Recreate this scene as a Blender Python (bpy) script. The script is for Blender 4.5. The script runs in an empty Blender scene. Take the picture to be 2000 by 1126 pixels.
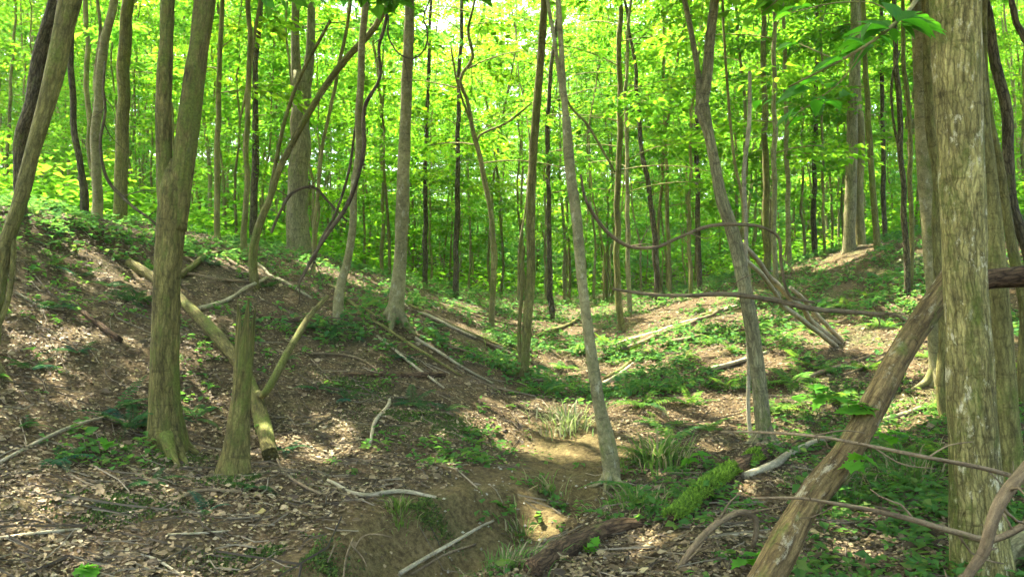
import bpy, math, random
import numpy as np
from mathutils import Vector, Matrix

# ------------------------------------------------------------------ camera, sky, sun, exposure
sc = bpy.context.scene
COL = sc.collection
FPX, CAMZ = 1540.0, 1.6            # focal length in pixels of the 2000 px wide photograph, eye height
cam_d = bpy.data.cameras.new('camera'); cam = bpy.data.objects.new('camera', cam_d); COL.objects.link(cam)
cam_d.sensor_width = 36.0; cam_d.lens = 36.0 * FPX / 2000.0
cam_d.clip_start = 0.05; cam_d.clip_end = 600.0
cam.location = (0, 0, CAMZ); cam.rotation_euler = (math.radians(90), 0, 0)
sc.camera = cam

TO_SUN = Vector((-0.34, 0.36, 0.87)).normalized()
SUN_EL = math.asin(TO_SUN.z); SUN_AZ = math.atan2(TO_SUN.x, TO_SUN.y)
w = bpy.data.worlds.new('World'); sc.world = w; w.use_nodes = True
nt = w.node_tree; nt.nodes.clear()
sky = nt.nodes.new('ShaderNodeTexSky'); sky.sky_type = 'NISHITA'; sky.sun_disc = False
sky.sun_elevation = SUN_EL; sky.sun_rotation = SUN_AZ; sky.dust_density = 5.0; sky.air_density = 1.0
bg = nt.nodes.new('ShaderNodeBackground'); bg.inputs[1].default_value = 0.15
wo = nt.nodes.new('ShaderNodeOutputWorld')
nt.links.new(sky.outputs[0], bg.inputs[0]); nt.links.new(bg.outputs[0], wo.inputs[0])
sun_d = bpy.data.lights.new('sun', 'SUN'); sun = bpy.data.objects.new('sun', sun_d); COL.objects.link(sun)
sun_d.energy = 5.0; sun_d.angle = math.radians(0.55); sun_d.color = (1.0, 0.95, 0.86)
sun.rotation_euler = TO_SUN.to_track_quat('Z', 'Y').to_euler(); sun.location = (0, 0, 40)

sc.view_settings.view_transform = 'Standard'; sc.view_settings.look = 'None'
sc.view_settings.gamma = 1.0; sc.view_settings.use_curve_mapping = False
sc.view_settings.exposure = 3.2
sc.render.engine = 'CYCLES'
cy = sc.cycles
cy.use_denoising = True; cy.use_adaptive_sampling = True; cy.adaptive_threshold = 0.04
cy.max_bounces = 6; cy.diffuse_bounces = 4; cy.glossy_bounces = 1; cy.transmission_bounces = 4; cy.transparent_max_bounces = 4
cy.caustics_reflective = False; cy.caustics_refractive = False; cy.sample_clamp_indirect = 6.0

rng = np.random.default_rng(11)
random.seed(5)

# ------------------------------------------------------------------ numpy helpers
def _hash(ix, iy, iz, seed):
    h = (ix.astype(np.int64) * 374761393 + iy.astype(np.int64) * 668265263 + iz.astype(np.int64) * 2147483647 + seed * 144665) & 0x7fffffff
    h = (h ^ (h >> 13)) * 1274126177 & 0x7fffffff
    h = (h ^ (h >> 16)) * 374761393 & 0x7fffffff
    return ((h ^ (h >> 15)) & 0xffff) / 65535.0
def noise(p, seed=0):
    p = np.asarray(p, float)
    if p.shape[-1] == 2: p = np.concatenate([p, np.zeros(p.shape[:-1] + (1,))], -1)
    i = np.floor(p).astype(np.int64); f = p - i; u = f * f * (3 - 2 * f)
    r = 0
    for dx in (0, 1):
        for dy in (0, 1):
            for dz in (0, 1):
                wgt = (u[..., 0] if dx else 1 - u[..., 0]) * (u[..., 1] if dy else 1 - u[..., 1]) * (u[..., 2] if dz else 1 - u[..., 2])
                r = r + wgt * _hash(i[..., 0] + dx, i[..., 1] + dy, i[..., 2] + dz, seed)
    return r * 2 - 1
def unit(v): return v / np.maximum(np.linalg.norm(v, axis=-1, keepdims=True), 1e-9)

def at(px, py, Y):
    return np.array([(px - 1000.0) / FPX * Y, Y, CAMZ - (py - 563.0) / FPX * Y])

# ------------------------------------------------------------------ terrain: a ravine between two wooded banks
ANCH = [at(*a) for a in [
    # gully floor
    (860, 1126, 4.42), (900, 1060, 4.95), (1010, 1000, 5.5), (1100, 950, 6.15), (1150, 885, 7.1), (1100, 850, 7.7), (1080, 740, 11.0),
    (1060, 690, 14.0), (1055, 640, 19.0), (1050, 605, 26.0), (1060, 578, 36.0),
    # lip of the cut bank and the ledge left of it
    (600, 1075, 4.35), (690, 1005, 4.85), (800, 965, 5.3), (1000, 905, 6.2), (850, 860, 7.0), (1000, 875, 7.2),
    # left bank
    (300, 1126, 4.0), (300, 1000, 4.75), (0, 1126, 3.8), (0, 950, 4.7), (0, 800, 5.5), (0, 690, 6.2), (0, 560, 7.3),
    (450, 940, 5.6), (325, 880, 6.0), (500, 800, 7.0), (600, 700, 8.5), (640, 620, 10.0), (450, 700, 7.6), (450, 600, 9.3), (250, 650, 7.6), (150, 520, 8.8),
    (772, 632, 10.0), (900, 700, 9.5), (900, 620, 12.6), (1022, 742, 10.0), (950, 600, 17), (880, 562, 22),
    (0, 400, 9.2), (100, 415, 10), (200, 430, 11.5), (350, 452, 13.5), (480, 480, 15), (600, 495, 17), (700, 522, 19), (800, 546, 22),
    # right bank
    (1190, 925, 6.25), (1495, 880, 7.2), (1313, 1023, 5.0), (1475, 906, 6.5), (1600, 1126, 3.95), (1750, 1000, 4.8), (1930, 1120, 4.05), (1800, 800, 7.5),
    (1600, 850, 7.6), (1650, 750, 8.8), (1650, 670, 10.6), (1800, 640, 10.4), (1950, 650, 10), (2000, 800, 6.5), (1280, 650, 13.4), (1250, 760, 9.6),
    (1150, 765, 9.6), (1300, 800, 8.5), (1400, 700, 10.2), (1330, 600, 17.5), (1500, 600, 14), (1560, 560, 16),
    (1200, 590, 30), (1320, 575, 24), (1400, 552, 22.5), (1500, 525, 20.5), (1600, 495, 18.5), (1680, 480, 17), (1800, 455, 15), (2000, 450, 14)]]
ANCH += [np.array(a, float) for a in [
    (-10, 15, 2.95), (-14, 10, 3.3), (-15, 30, 4.0), (-5, 38, 3.6), (1, 45, 2.4), (3, 60, 4.2), (22, 60, 7), (-30, 60, 7), (-40, 100, 13), (0, 110, 12), (50, 100, 14),
    (14, 25, 3.8), (22, 40, 5.2), (40, 30, 6), (-40, 30, 6), (-20, 0, 4), (22, 5, 4.5), (0, -8, -.1), (-7, -5, 2.0), (7, -5, 1.5), (0, 0, 0), (-1.5, 2.5, .05), (2, 2.5, .1), (0.2, 3.5, -.02)]]
ANCH = np.array(ANCH)
def _rbf_fit(P):
    n = len(P); D = np.linalg.norm(P[:, None, :2] - P[None, :, :2], axis=-1)
    A = np.zeros((n + 3, n + 3)); A[:n, :n] = D - np.eye(n) * 0.10
    A[:n, n:] = np.c_[np.ones(n), P[:, :2]]; A[n:, :n] = A[:n, n:].T
    return np.linalg.solve(A, np.r_[P[:, 2], 0, 0, 0])
_W = _rbf_fit(ANCH)
def gbase(x, y):
    x = np.atleast_1d(np.asarray(x, float)); y = np.atleast_1d(np.asarray(y, float))
    out = np.empty(x.shape)
    xf, yf, of = x.ravel(), y.ravel(), np.empty(x.size)
    for s in range(0, x.size, 20000):
        xx, yy = xf[s:s + 20000], yf[s:s + 20000]
        D = np.hypot(xx[:, None] - ANCH[None, :, 0], yy[:, None] - ANCH[None, :, 1])
        of[s:s + 20000] = D @ _W[:-3] + _W[-3] + _W[-2] * xx + _W[-1] * yy
    return of.reshape(x.shape)
# the washed-out channel and the lip of its cut bank
def _line_d(x, y, LN):
    P = np.stack([x, y], -1); best = np.full(x.shape, 99.0); side = np.zeros(x.shape)
    for a, b in zip(LN[:-1], LN[1:]):
        d = b - a; t = np.clip(((P - a) @ d) / (d @ d), 0, 1); q = a + t[..., None] * d
        r = np.linalg.norm(P - q, axis=-1); cr = d[0] * (P[..., 1] - a[1]) - d[1] * (P[..., 0] - a[0])
        m = r < best; best = np.where(m, r, best); side = np.where(m, np.sign(cr), side)
    return best, side
_BANK = np.array([at(560, 1150, 3.95)[:2], at(640, 1080, 4.35)[:2], at(720, 1010, 4.8)[:2], at(830, 985, 5.15)[:2], at(950, 955, 5.65)[:2], at(1060, 930, 6.2)[:2], at(1130, 900, 6.9)[:2]])
_CHAN = np.array([at(690, 1190, 3.95)[:2], at(810, 1075, 4.75)[:2], at(930, 1010, 5.35)[:2], at(1060, 960, 6.0)[:2], at(1140, 895, 6.95)[:2], at(1110, 855, 7.6)[:2]])
def bank_d(x, y): return _line_d(x, y, _BANK)      # side +1: above (left) of the lip
def clay(x, y):
    r, s = bank_d(x, y); c, _ = _line_d(x, y, _CHAN)
    return np.clip(np.maximum(np.where(s > 0, np.exp(-(r / .07) ** 2), np.exp(-(r / .45) ** 4)), np.exp(-(c / .48) ** 4)), 0, 1)
def gz(x, y):
    x = np.atleast_1d(np.asarray(x, float)); y = np.atleast_1d(np.asarray(y, float))
    z = gbase(x, y); P = np.stack([x, y], -1)
    near = np.clip((30 - y) / 20, 0, 1)
    z = z + near * (.075 * noise(P * 1.1, 3) + .04 * noise(P * 2.7, 4) + .017 * noise(P * 7.0, 5) + .008 * noise(P * 17, 6)) + (1 - near) * .25 * noise(P * .25, 7)
    r, s = bank_d(x, y)
    z = z + np.clip((6.5 - y) / 1.1, 0, 1) * np.where(s > 0, .03 * np.exp(-(r / .35) ** 2), .03 - .24 * np.clip(r / .34, 0, 1) ** .8 * np.exp(-(np.maximum(r - .34, 0) / .35) ** 2) - .03 * np.clip(r / .6, 0, 1))
    z = z + clay(x, y) * (.022 * noise(P * 6, 8) + .014 * noise(P * 15, 9))
    return z
def g1(x, y): return float(gz(x, y)[0])
def hit(px, py, lift=0.0):
    Y = np.concatenate([np.arange(2.5, 14, .03), np.arange(14, 90, .15)])
    X = (px - 1000.0) / FPX * Y; Z = CAMZ - (py - 563.0) / FPX * Y
    G = gz(X, Y); k = np.argmax(Z < G)
    if not (Z < G).any(): k = len(Y) - 1
    return np.array([X[k], Y[k], G[k] + lift])

# ------------------------------------------------------------------ materials
MAT = {}
def newmat(name):
    m = bpy.data.materials.new(name); m.use_nodes = True; t = m.node_tree; t.nodes.clear(); MAT[name] = m
    return m, t, t.nodes.new, t.links.new
def ramp(nodes_new, stops, interp='LINEAR'):
    r = nodes_new('ShaderNodeValToRGB'); e = r.color_ramp.elements; r.color_ramp.interpolation = interp
    while len(e) < len(stops): e.new(0.5)
    for el, (p, c) in zip(e, stops): el.position = p; el.color = (*c, 1)
    return r
def leaf_mat(name, dif, tra, tmix=0.55, vary=0.5, gloss=0.0, dead=None):
    m, t, N, L = newmat(name)
    geo = N('ShaderNodeNewGeometry'); oi = N('ShaderNodeObjectInfo')
    def col(c):
        yel = (c[0] * 1.7 + .01, c[1] * 1.2, c[2] * .9); dk = (c[0] * .55, c[1] * .68, c[2] * .9); bl = (c[0] * .6, c[1] * .85, c[2] * 2.2 + .004)
        r = ramp(N, [(0, dk), (.3, c), (.62, c), (.86, yel), (1, (c[0] * 2.2 + .015, c[1] * 1.2, c[2] * 1.5))]); L(geo.outputs['Random Per Island'], r.inputs[0])
        if dead: r.color_ramp.elements[3].color = (*dead, 1); r.color_ramp.elements[3].position = .8; r.color_ramp.elements[4].color = (*dead, 1)
        r2 = ramp(N, [(0, bl), (.35, c), (.7, c), (1, yel)]); L(oi.outputs['Random'], r2.inputs[0])
        mx = N('ShaderNodeMix'); mx.data_type = 'RGBA'; mx.inputs[0].default_value = vary; L(r.outputs[0], mx.inputs[6]); L(r2.outputs[0], mx.inputs[7])
        return mx.outputs[2]
    if gloss:
        p = N('ShaderNodeBsdfPrincipled'); p.inputs['Roughness'].default_value = .45; p.inputs['Specular IOR Level'].default_value = gloss; L(col(dif), p.inputs['Base Color'])
    else:
        p = N('ShaderNodeBsdfDiffuse'); L(col(dif), p.inputs[0])
    tr = N('ShaderNodeBsdfTranslucent'); L(col(tra), tr.inputs[0])
    mix = N('ShaderNodeMixShader'); mix.inputs[0].default_value = tmix; L(p.outputs[0], mix.inputs[1]); L(tr.outputs[0], mix.inputs[2])
    o = N('ShaderNodeOutputMaterial'); L(mix.outputs[0], o.inputs[0])
    return m
leaf_mat('leaf_sun', (.058, .142, .016), (.16, .40, .016), .58)
leaf_mat('leaf_canopy', (.05, .13, .020), (.14, .40, .024), .58)
leaf_mat('leaf_far', (.06, .145, .024), (.16, .39, .030), .58)
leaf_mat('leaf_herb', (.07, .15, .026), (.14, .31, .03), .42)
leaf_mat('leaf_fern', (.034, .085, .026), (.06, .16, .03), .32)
leaf_mat('leaf_near', (.04, .125, .012), (.075, .30, .008), .55, .2, gloss=.15)
leaf_mat('leaf_seedling', (.08, .22, .02), (.16, .42, .02), .5, .25)
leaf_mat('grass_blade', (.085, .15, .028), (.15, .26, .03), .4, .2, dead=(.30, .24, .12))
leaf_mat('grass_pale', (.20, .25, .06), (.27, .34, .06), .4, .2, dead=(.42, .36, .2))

def bark_mat(name, dark, light, moss=0.0, fur=1.0, zs=.17, sc_=24, patch=None, bump=.6, base_moss=0.0):
    """bark: elongated plates parted by cracks, cross wrinkles, fine grain, lichen and moss patches"""
    m, t, N, L = newmat(name)
    a = N('ShaderNodeAttribute'); a.attribute_name = 'bark'
    oi = N('ShaderNodeObjectInfo')
    off = N('ShaderNodeVectorMath'); off.operation = 'MULTIPLY_ADD'
    L(oi.outputs['Random'], off.inputs[0]); off.inputs[1].default_value = (7, 3, 11); L(a.outputs['Vector'], off.inputs[2])
    wn = N('ShaderNodeTexNoise'); wn.inputs['Scale'].default_value = 9; wn.inputs['Detail'].default_value = 3; L(off.outputs[0], wn.inputs[0])
    wp = N('ShaderNodeVectorMath'); wp.operation = 'MULTIPLY_ADD'; L(wn.outputs['Color'], wp.inputs[0]); wp.inputs[1].default_value = (.06, .06, .16); L(off.outputs[0], wp.inputs[2])
    def mapped(s_, src=None):
        mp = N('ShaderNodeMapping'); mp.inputs['Scale'].default_value = s_; L((src or off).outputs[0], mp.inputs[0]); return mp.outputs[0]
    def nz(scale, s_, det=6, ro=.65, src=None):
        n = N('ShaderNodeTexNoise'); n.inputs['Scale'].default_value = scale; n.inputs['Detail'].default_value = det; n.inputs['Roughness'].default_value = ro; L(mapped(s_, src), n.inputs[0]); return n.outputs['Fac']
    def mulc(c, r, f):
        x_ = N('ShaderNodeMix'); x_.data_type = 'RGBA'; x_.blend_type = 'MULTIPLY'; x_.inputs[0].default_value = f; L(c, x_.inputs[6]); L(r, x_.inputs[7]); return x_.outputs[2]
    n1 = nz(sc_ * 1.4, (1, 1, zs), 8, .72); v = N('ShaderNodeTexVoronoi'); v.feature = 'DISTANCE_TO_EDGE'; v.inputs['Scale'].default_value = sc_ * 1.5; L(mapped((1, 1, zs), wp), v.inputs[0])
    vr = ramp(N, [(0, (.12, .11, .1)), (.10, (.6, .6, .6)), (.24, (1, 1, 1))]); L(v.outputs['Distance'], vr.inputs[0])
    mid = tuple((d + l) / 2 for d, l in zip(dark, light))
    cr = ramp(N, [(.32, dark), (.5, mid), (.66, light)]); L(n1, cr.inputs[0]); col = cr.outputs[0]
    big = ramp(N, [(.32, (.66, .66, .62)), (.68, (1.22, 1.2, 1.12))]); L(nz(4, (1, 1, .5), 4), big.inputs[0]); col = mulc(col, big.outputs[0], 1)
    gr = ramp(N, [(.35, (.62, .62, .6)), (.62, (1.15, 1.15, 1.12))]); L(nz(110, (1, 1, .6), 5, .8), gr.inputs[0]); col = mulc(col, gr.outputs[0], .8)
    if fur > 0: col = mulc(col, vr.outputs[0], min(1, .8 * fur))
    cross = ramp(N, [(.34, (.35, .33, .3)), (.42, (1, 1, 1))]); L(nz(10, (.5, .5, 2.6), 4, .6), cross.inputs[0]); col = mulc(col, cross.outputs[0], .5)
    if patch:
        pr = ramp(N, [(.56, (0, 0, 0)), (.63, (.8, .8, .8))]); L(nz(14, (1, 1, .55), 8, .72), pr.inputs[0])
        pm = N('ShaderNodeMix'); pm.data_type = 'RGBA'; L(pr.outputs[0], pm.inputs[0]); L(col, pm.inputs[6]); pc = N('ShaderNodeRGB'); pc.outputs[0].default_value = (*patch, 1); L(mulc(pc.outputs[0], gr.outputs[0], 1), pm.inputs[7]); col = pm.outputs[2]
    if moss > 0:
        mr = ramp(N, [(.66 - moss * .30, (0, 0, 0)), (.76 - moss * .28, (.9, .9, .9))]); L(nz(4.5, (1, 1, .45), 9, .75), mr.inputs[0])
        mc_ = ramp(N, [(.3, (.05, .062, .010)), (.7, (.135, .155, .026))]); L(nz(60, (1, 1, 1), 4), mc_.inputs[0])
        mm = N('ShaderNodeMix'); mm.data_type = 'RGBA'; L(mr.outputs[0], mm.inputs[0]); L(col, mm.inputs[6]); L(mc_.outputs[0], mm.inputs[7]); col = mm.outputs[2]
    p = N('ShaderNodeBsdfPrincipled'); p.inputs['Roughness'].default_value = .9; p.inputs['Specular IOR Level'].default_value = .12; L(col, p.inputs['Base Color'])
    ad = N('ShaderNodeMath'); ad.operation = 'MULTIPLY_ADD'; L(vr.outputs[0], ad.inputs[0]); ad.inputs[1].default_value = .6 * fur; L(n1, ad.inputs[2])
    b = N('ShaderNodeBump'); b.inputs['Strength'].default_value = bump; b.inputs['Distance'].default_value = .018; L(ad.outputs[0], b.inputs['Height']); L(b.outputs[0], p.inputs['Normal'])
    o = N('ShaderNodeOutputMaterial'); L(p.outputs[0], o.inputs[0])
    return m
bark_mat('bark_olive', (.075, .065, .019), (.26, .235, .073), moss=.5, fur=.55)
bark_mat('bark_mossy', (.055, .045, .013), (.23, .195, .057), moss=.62, fur=.65)
bark_mat('bark_grey', (.12, .106, .048), (.31, .28, .135), moss=.36, fur=.6)
bark_mat('bark_dark', (.052, .043, .020), (.175, .145, .07), moss=.3)
bark_mat('bark_smooth', (.135, .118, .048), (.29, .26, .115), moss=.38, fur=.12, zs=1.0, sc_=14, patch=(.33, .30, .165), bump=.3)
bark_mat('bark_pale', (.10, .084, .024), (.46, .40, .135), moss=.54, fur=.7, zs=.12, sc_=30, patch=(.60, .54, .30), bump=1.0)
bark_mat('bark_thin', (.12, .104, .034), (.30, .265, .098), moss=.5, fur=.3)
bark_mat('wood_rot', (.04, .025, .013), (.19, .12, .058), moss=.25, zs=.12, sc_=26)
bark_mat('wood_bare', (.055, .034, .012), (.29, .205, .078), moss=.40, fur=.6, zs=.10, sc_=24, patch=(.32, .275, .16))
bark_mat('stick_pale', (.22, .185, .10), (.46, .40, .25), moss=.25, fur=.25, zs=.2)
bark_mat('stick_brown', (.10, .072, .036), (.26, .195, .105), moss=.22, fur=.25, zs=.2)
bark_mat('vine_bark', (.05, .038, .022), (.17, .13, .075), moss=.15, fur=.5)

def simple(name, stops, rough=.9, scale=8, island=False, bumpd=0.0, trans=None):
    m, t, N, L = newmat(name)
    p = N('ShaderNodeBsdfPrincipled'); p.inputs['Roughness'].default_value = rough; p.inputs['Specular IOR Level'].default_value = .25
    r = ramp(N, stops)
    if island:
        g = N('ShaderNodeNewGeometry'); L(g.outputs['Random Per Island'], r.inputs[0])
    else:
        tc = N('ShaderNodeTexCoord'); n = N('ShaderNodeTexNoise'); n.inputs['Scale'].default_value = scale; n.inputs['Detail'].default_value = 8; L(tc.outputs['Object'], n.inputs[0]); L(n.outputs['Fac'], r.inputs[0])
        if bumpd:
            b = N('ShaderNodeBump'); b.inputs['Distance'].default_value = bumpd; L(n.outputs['Fac'], b.inputs['Height']); L(b.outputs[0], p.inputs['Normal'])
    L(r.outputs[0], p.inputs['Base Color'])
    o = N('ShaderNodeOutputMaterial'); L(p.outputs[0], o.inputs[0])
    return m
simple('litter', [(0, (.040, .026, .010)), (.35, (.090, .062, .022)), (.65, (.15, .107, .042)), (.88, (.215, .162, .070)), (.97, (.30, .24, .12)), (1, (.26, .20, .05))], .7, island=True)
simple('moss', [(0, (.05, .10, .008)), (.5, (.11, .205, .012)), (1, (.20, .32, .022))], .9, island=True)
simple('moss_soil', [(0, (.03, .05, .008)), (.5, (.06, .10, .012)), (1, (.11, .16, .02))], .9, island=True)
simple('moss_base', [(.3, (.03, .06, .008)), (.7, (.09, .15, .015))], .95, scale=30, bumpd=.02)
simple('twig', [(0, (.04, .03, .015)), (.6, (.095, .074, .038)), (1, (.22, .18, .10))], .85, island=True)
simple('pebble', [(0, (.12, .10, .06)), (.5, (.22, .19, .12)), (1, (.36, .32, .22))], .8, island=True)
def ground_mat():
    m, t, N, L = newmat('forest_soil')
    tc = N('ShaderNodeTexCoord'); at_ = N('ShaderNodeAttribute'); at_.attribute_name = 'clay'; gr = N('ShaderNodeAttribute'); gr.attribute_name = 'green'
    def nz(s, d=8, r=.65):
        n = N('ShaderNodeTexNoise'); n.inputs['Scale'].default_value = s; n.inputs['Detail'].default_value = d; n.inputs['Roughness'].default_value = r; L(tc.outputs['Object'], n.inputs[0]); return n.outputs['Fac']
    fine, mid, big = nz(34), nz(5), nz(.9)
    r1 = ramp(N, [(.3, (.033, .024, .011)), (.5, (.080, .058, .026)), (.68, (.16, .12, .056))]); L(fine, r1.inputs[0])
    r2 = ramp(N, [(.35, (.6, .58, .55)), (.65, (1.15, 1.08, 1.0))]); L(mid, r2.inputs[0])
    mu = N('ShaderNodeMix'); mu.data_type = 'RGBA'; mu.blend_type = 'MULTIPLY'; mu.inputs[0].default_value = 1; L(r1.outputs[0], mu.inputs[6]); L(r2.outputs[0], mu.inputs[7])
    r3 = ramp(N, [(.36, (.034, .024, .008)), (.46, (.078, .055, .019)), (.55, (.122, .090, .032)), (.68, (.20, .152, .062))]); L(nz(26, 10, .8), r3.inputs[0])
    mc = N('ShaderNodeMix'); mc.data_type = 'RGBA'; L(at_.outputs['Fac'], mc.inputs[0]); L(mu.outputs[2], mc.inputs[6]); L(r3.outputs[0], mc.inputs[7])
    mg = ramp(N, [(.5, (0, 0, 0)), (.66, (.75, .75, .75))]); L(big, mg.inputs[0])
    mm = N('ShaderNodeMath'); mm.operation = 'MULTIPLY'; L(mg.outputs[0], mm.inputs[0]); L(gr.outputs['Fac'], mm.inputs[1])
    r4 = ramp(N, [(.3, (.02, .04, .01)), (.7, (.07, .11, .022))]); L(fine, r4.inputs[0])
    m4 = N('ShaderNodeMix'); m4.data_type = 'RGBA'; L(mm.outputs[0], m4.inputs[0]); L(mc.outputs[2], m4.inputs[6]); L(r4.outputs[0], m4.inputs[7])
    p = N('ShaderNodeBsdfPrincipled'); p.inputs['Roughness'].default_value = .95; p.inputs['Specular IOR Level'].default_value = .1; L(m4.outputs[2], p.inputs['Base Color'])
    b = N('ShaderNodeBump'); b.inputs['Distance'].default_value = .03; b.inputs['Strength'].default_value = .8; L(fine, b.inputs['Height']); L(b.outputs[0], p.inputs['Normal'])
    o = N('ShaderNodeOutputMaterial'); L(p.outputs[0], o.inputs[0])
ground_mat()

# ------------------------------------------------------------------ mesh helpers
def mesh(name, V, faces, mats, attr=None, smooth=True, midx=None):
    """faces: list of (n,k) int arrays; mats: material names; midx: one material index per face array"""
    me = bpy.data.meshes.new(name); V = np.asarray(V, np.float32)
    me.vertices.add(len(V)); me.vertices.foreach_set('co', V.ravel())
    faces = [np.asarray(f, np.int32) for f in faces]
    if midx is None: midx = [0] * len(faces)
    keep = [i for i, f in enumerate(faces) if len(f)]
    loops = np.concatenate([faces[i].ravel() for i in keep]); tot = np.concatenate([np.full(len(faces[i]), faces[i].shape[1], np.int32) for i in keep])
    mi = np.concatenate([np.full(len(faces[i]), midx[i], np.int32) for i in keep])
    me.loops.add(len(loops)); me.loops.foreach_set('vertex_index', loops)
    me.polygons.add(len(tot)); st = np.concatenate([[0], np.cumsum(tot)[:-1]]).astype(np.int32)
    me.polygons.foreach_set('loop_start', st); me.polygons.foreach_set('material_index', mi)
    me.polygons.foreach_set('use_smooth', np.full(len(tot), bool(smooth)))
    if attr is not None:
        for k, a in attr.items():
            a = np.asarray(a, np.float32)
            if a.ndim == 2: d = me.attributes.new(k, 'FLOAT_VECTOR', 'POINT'); d.data.foreach_set('vector', a.ravel())
            else: d = me.attributes.new(k, 'FLOAT', 'POINT'); d.data.foreach_set('value', a)
    me.update(calc_edges=True)
    for m in ([mats] if isinstance(mats, str) else mats): me.materials.append(MAT[m])
    return me
def link(name, me, parent=None, loc=(0, 0, 0)):
    o = bpy.data.objects.new(name, me); COL.objects.link(o); o.location = loc
    if parent is not None: o.parent = parent
    return o
def tag(o, label, cat, group=None):
    o['label'] = label; o['category'] = cat
    if group: o['group'] = group
    return o
def thing(name, label, cat, loc, group=None):
    o = bpy.data.objects.new(name, None); COL.objects.link(o); o.location = tuple(float(v) for v in loc); o.empty_display_size = .2
    return tag(o, label, cat, group)

def resample(P, R, step):
    P = np.asarray(P, float); R = np.asarray(R, float)
    d = np.r_[0, np.cumsum(np.maximum(np.linalg.norm(np.diff(P, axis=0), axis=1), 1e-4))]
    n = max(3, int(d[-1] / step) + 1); s = np.linspace(0, d[-1], n)
    if len(P) < 3: return np.stack([np.interp(s, d, P[:, k]) for k in range(3)], 1), np.interp(s, d, R), s
    # cubic Hermite with Catmull-Rom style tangents
    T = np.gradient(P, d, axis=0); i = np.clip(np.searchsorted(d, s, 'right') - 1, 0, len(P) - 2)
    h = (d[i + 1] - d[i])[:, None]; u = ((s - d[i])[:, None]) / h
    out = (2 * u**3 - 3 * u**2 + 1) * P[i] + (u**3 - 2 * u**2 + u) * h * T[i] + (-2 * u**3 + 3 * u**2) * P[i + 1] + (u**3 - u**2) * h * T[i + 1]
    return out, np.interp(s, d, R), s
def tube(P, R, seg=10, step=.1, rough=0.0, flare=0.0, seed=0, wob=0.0, ends=(True, True), flute=0.0, jag=0.0):
    C, r, s = resample(P, R, step); n = len(C)
    if wob:
        for k in range(3): C[:, k] += wob * noise(np.c_[s * 2.2, np.full(n, seed * 3.1), np.full(n, k * 7.7)], 21)
    T = unit(np.gradient(C, axis=0)); ref = np.array([1.0, 0, 0]) if abs(T[0][0]) < .8 else np.array([0, 0, 1.0])
    A = np.empty_like(C); a = unit(ref - T[0] * (ref @ T[0]))
    for k in range(n):
        a = a - T[k] * (a @ T[k]); a /= np.linalg.norm(a); A[k] = a
    B = np.cross(T, A)
    th = np.linspace(0, 2 * math.pi, seg, endpoint=False); ct, st = np.cos(th), np.sin(th)
    rr = np.repeat(r[:, None], seg, 1)
    if flare:
        lob = .55 + .45 * np.cos(th * 5 + seed) * np.cos(th * 2 + seed * 1.7)
        rr = rr * (1 + flare * np.exp(-s / (.6 * max(r.max(), .04) * 2.2))[:, None] * lob[None, :])
    bark = np.stack([np.broadcast_to(ct[None] * .12, rr.shape) * (rr / .12), np.broadcast_to(st[None] * .12, rr.shape) * (rr / .12), np.repeat(s[:, None], seg, 1)], -1)
    if rough:
        q = bark.copy()
        rr = rr * (1 + rough * (.55 * noise(q * [9, 9, 1.8] + seed * 5.3, 31) + .3 * noise(q * [26, 26, 3.5] + seed, 32) + .25 * noise(q * [5, 5, 5] + seed, 33)))
    if flute: rr = rr * (1 - flute * np.maximum(0, np.cos(th[None] - .9 + .25 * np.sin(s[:, None] * 1.3 + seed))) ** 12)
    V = C[:, None] + A[:, None] * (ct[None, :, None] * rr[..., None]) + B[:, None] * (st[None, :, None] * rr[..., None])
    if jag:                                            # a splintered top
        j = jag * (1.1 * noise(np.c_[ct * 1.7 + seed, st * 1.7, np.zeros(seg)], 41) + .7 * noise(np.c_[ct * 4 + seed, st * 4, np.zeros(seg)], 42)) + jag * .5 * rng.random(seg)
        for k in range(1, 9): V[-k] += T[-1] * (j[:, None] * (1 - (k - 1) * .125))
    V = V.reshape(-1, 3); idx = np.arange(n * seg).reshape(n, seg); nx = np.roll(idx, -1, 1)
    F = [np.stack([idx[:-1], nx[:-1], nx[1:], idx[1:]], -1).reshape(-1, 4)]
    bark = bark.reshape(-1, 3); extra = []; tri = []
    for e, on in ((0, ends[0]), (n - 1, ends[1])):
        if on:
            c = C[e] - (T[-1] * .06 if (jag and e) else 0); extra.append(c); ci = len(V) + len(extra) - 1; bark = np.r_[bark, [[0, 0, s[e]]]]
            ring, nr = idx[e], nx[e]
            tri.append(np.stack([np.full(seg, ci), nr, ring] if e == 0 else [np.full(seg, ci), ring, nr], -1))
    if extra: V = np.r_[V, np.array(extra)]; F.append(np.concatenate(tri))
    return V, F, bark
def join(parts):
    V, F3, F4, A, o = [], [], [], [], 0
    for v, f, a in parts:
        V.append(v); A.append(a)
        for q in f: (F4 if q.shape[1] == 4 else F3).append(q + o)
        o += len(v)
    F = []
    if F4: F.append(np.concatenate(F4))
    if F3: F.append(np.concatenate(F3))
    return np.concatenate(V), F, np.concatenate(A)
def tube_obj(name, P, R, mat, parent=None, **kw):
    V, F, b = tube(P, R, **kw)
    o = np.array(parent.location) if parent is not None else np.zeros(3)
    return link(name, mesh(name, V - o, F, mat, {'bark': b}), parent)

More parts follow.
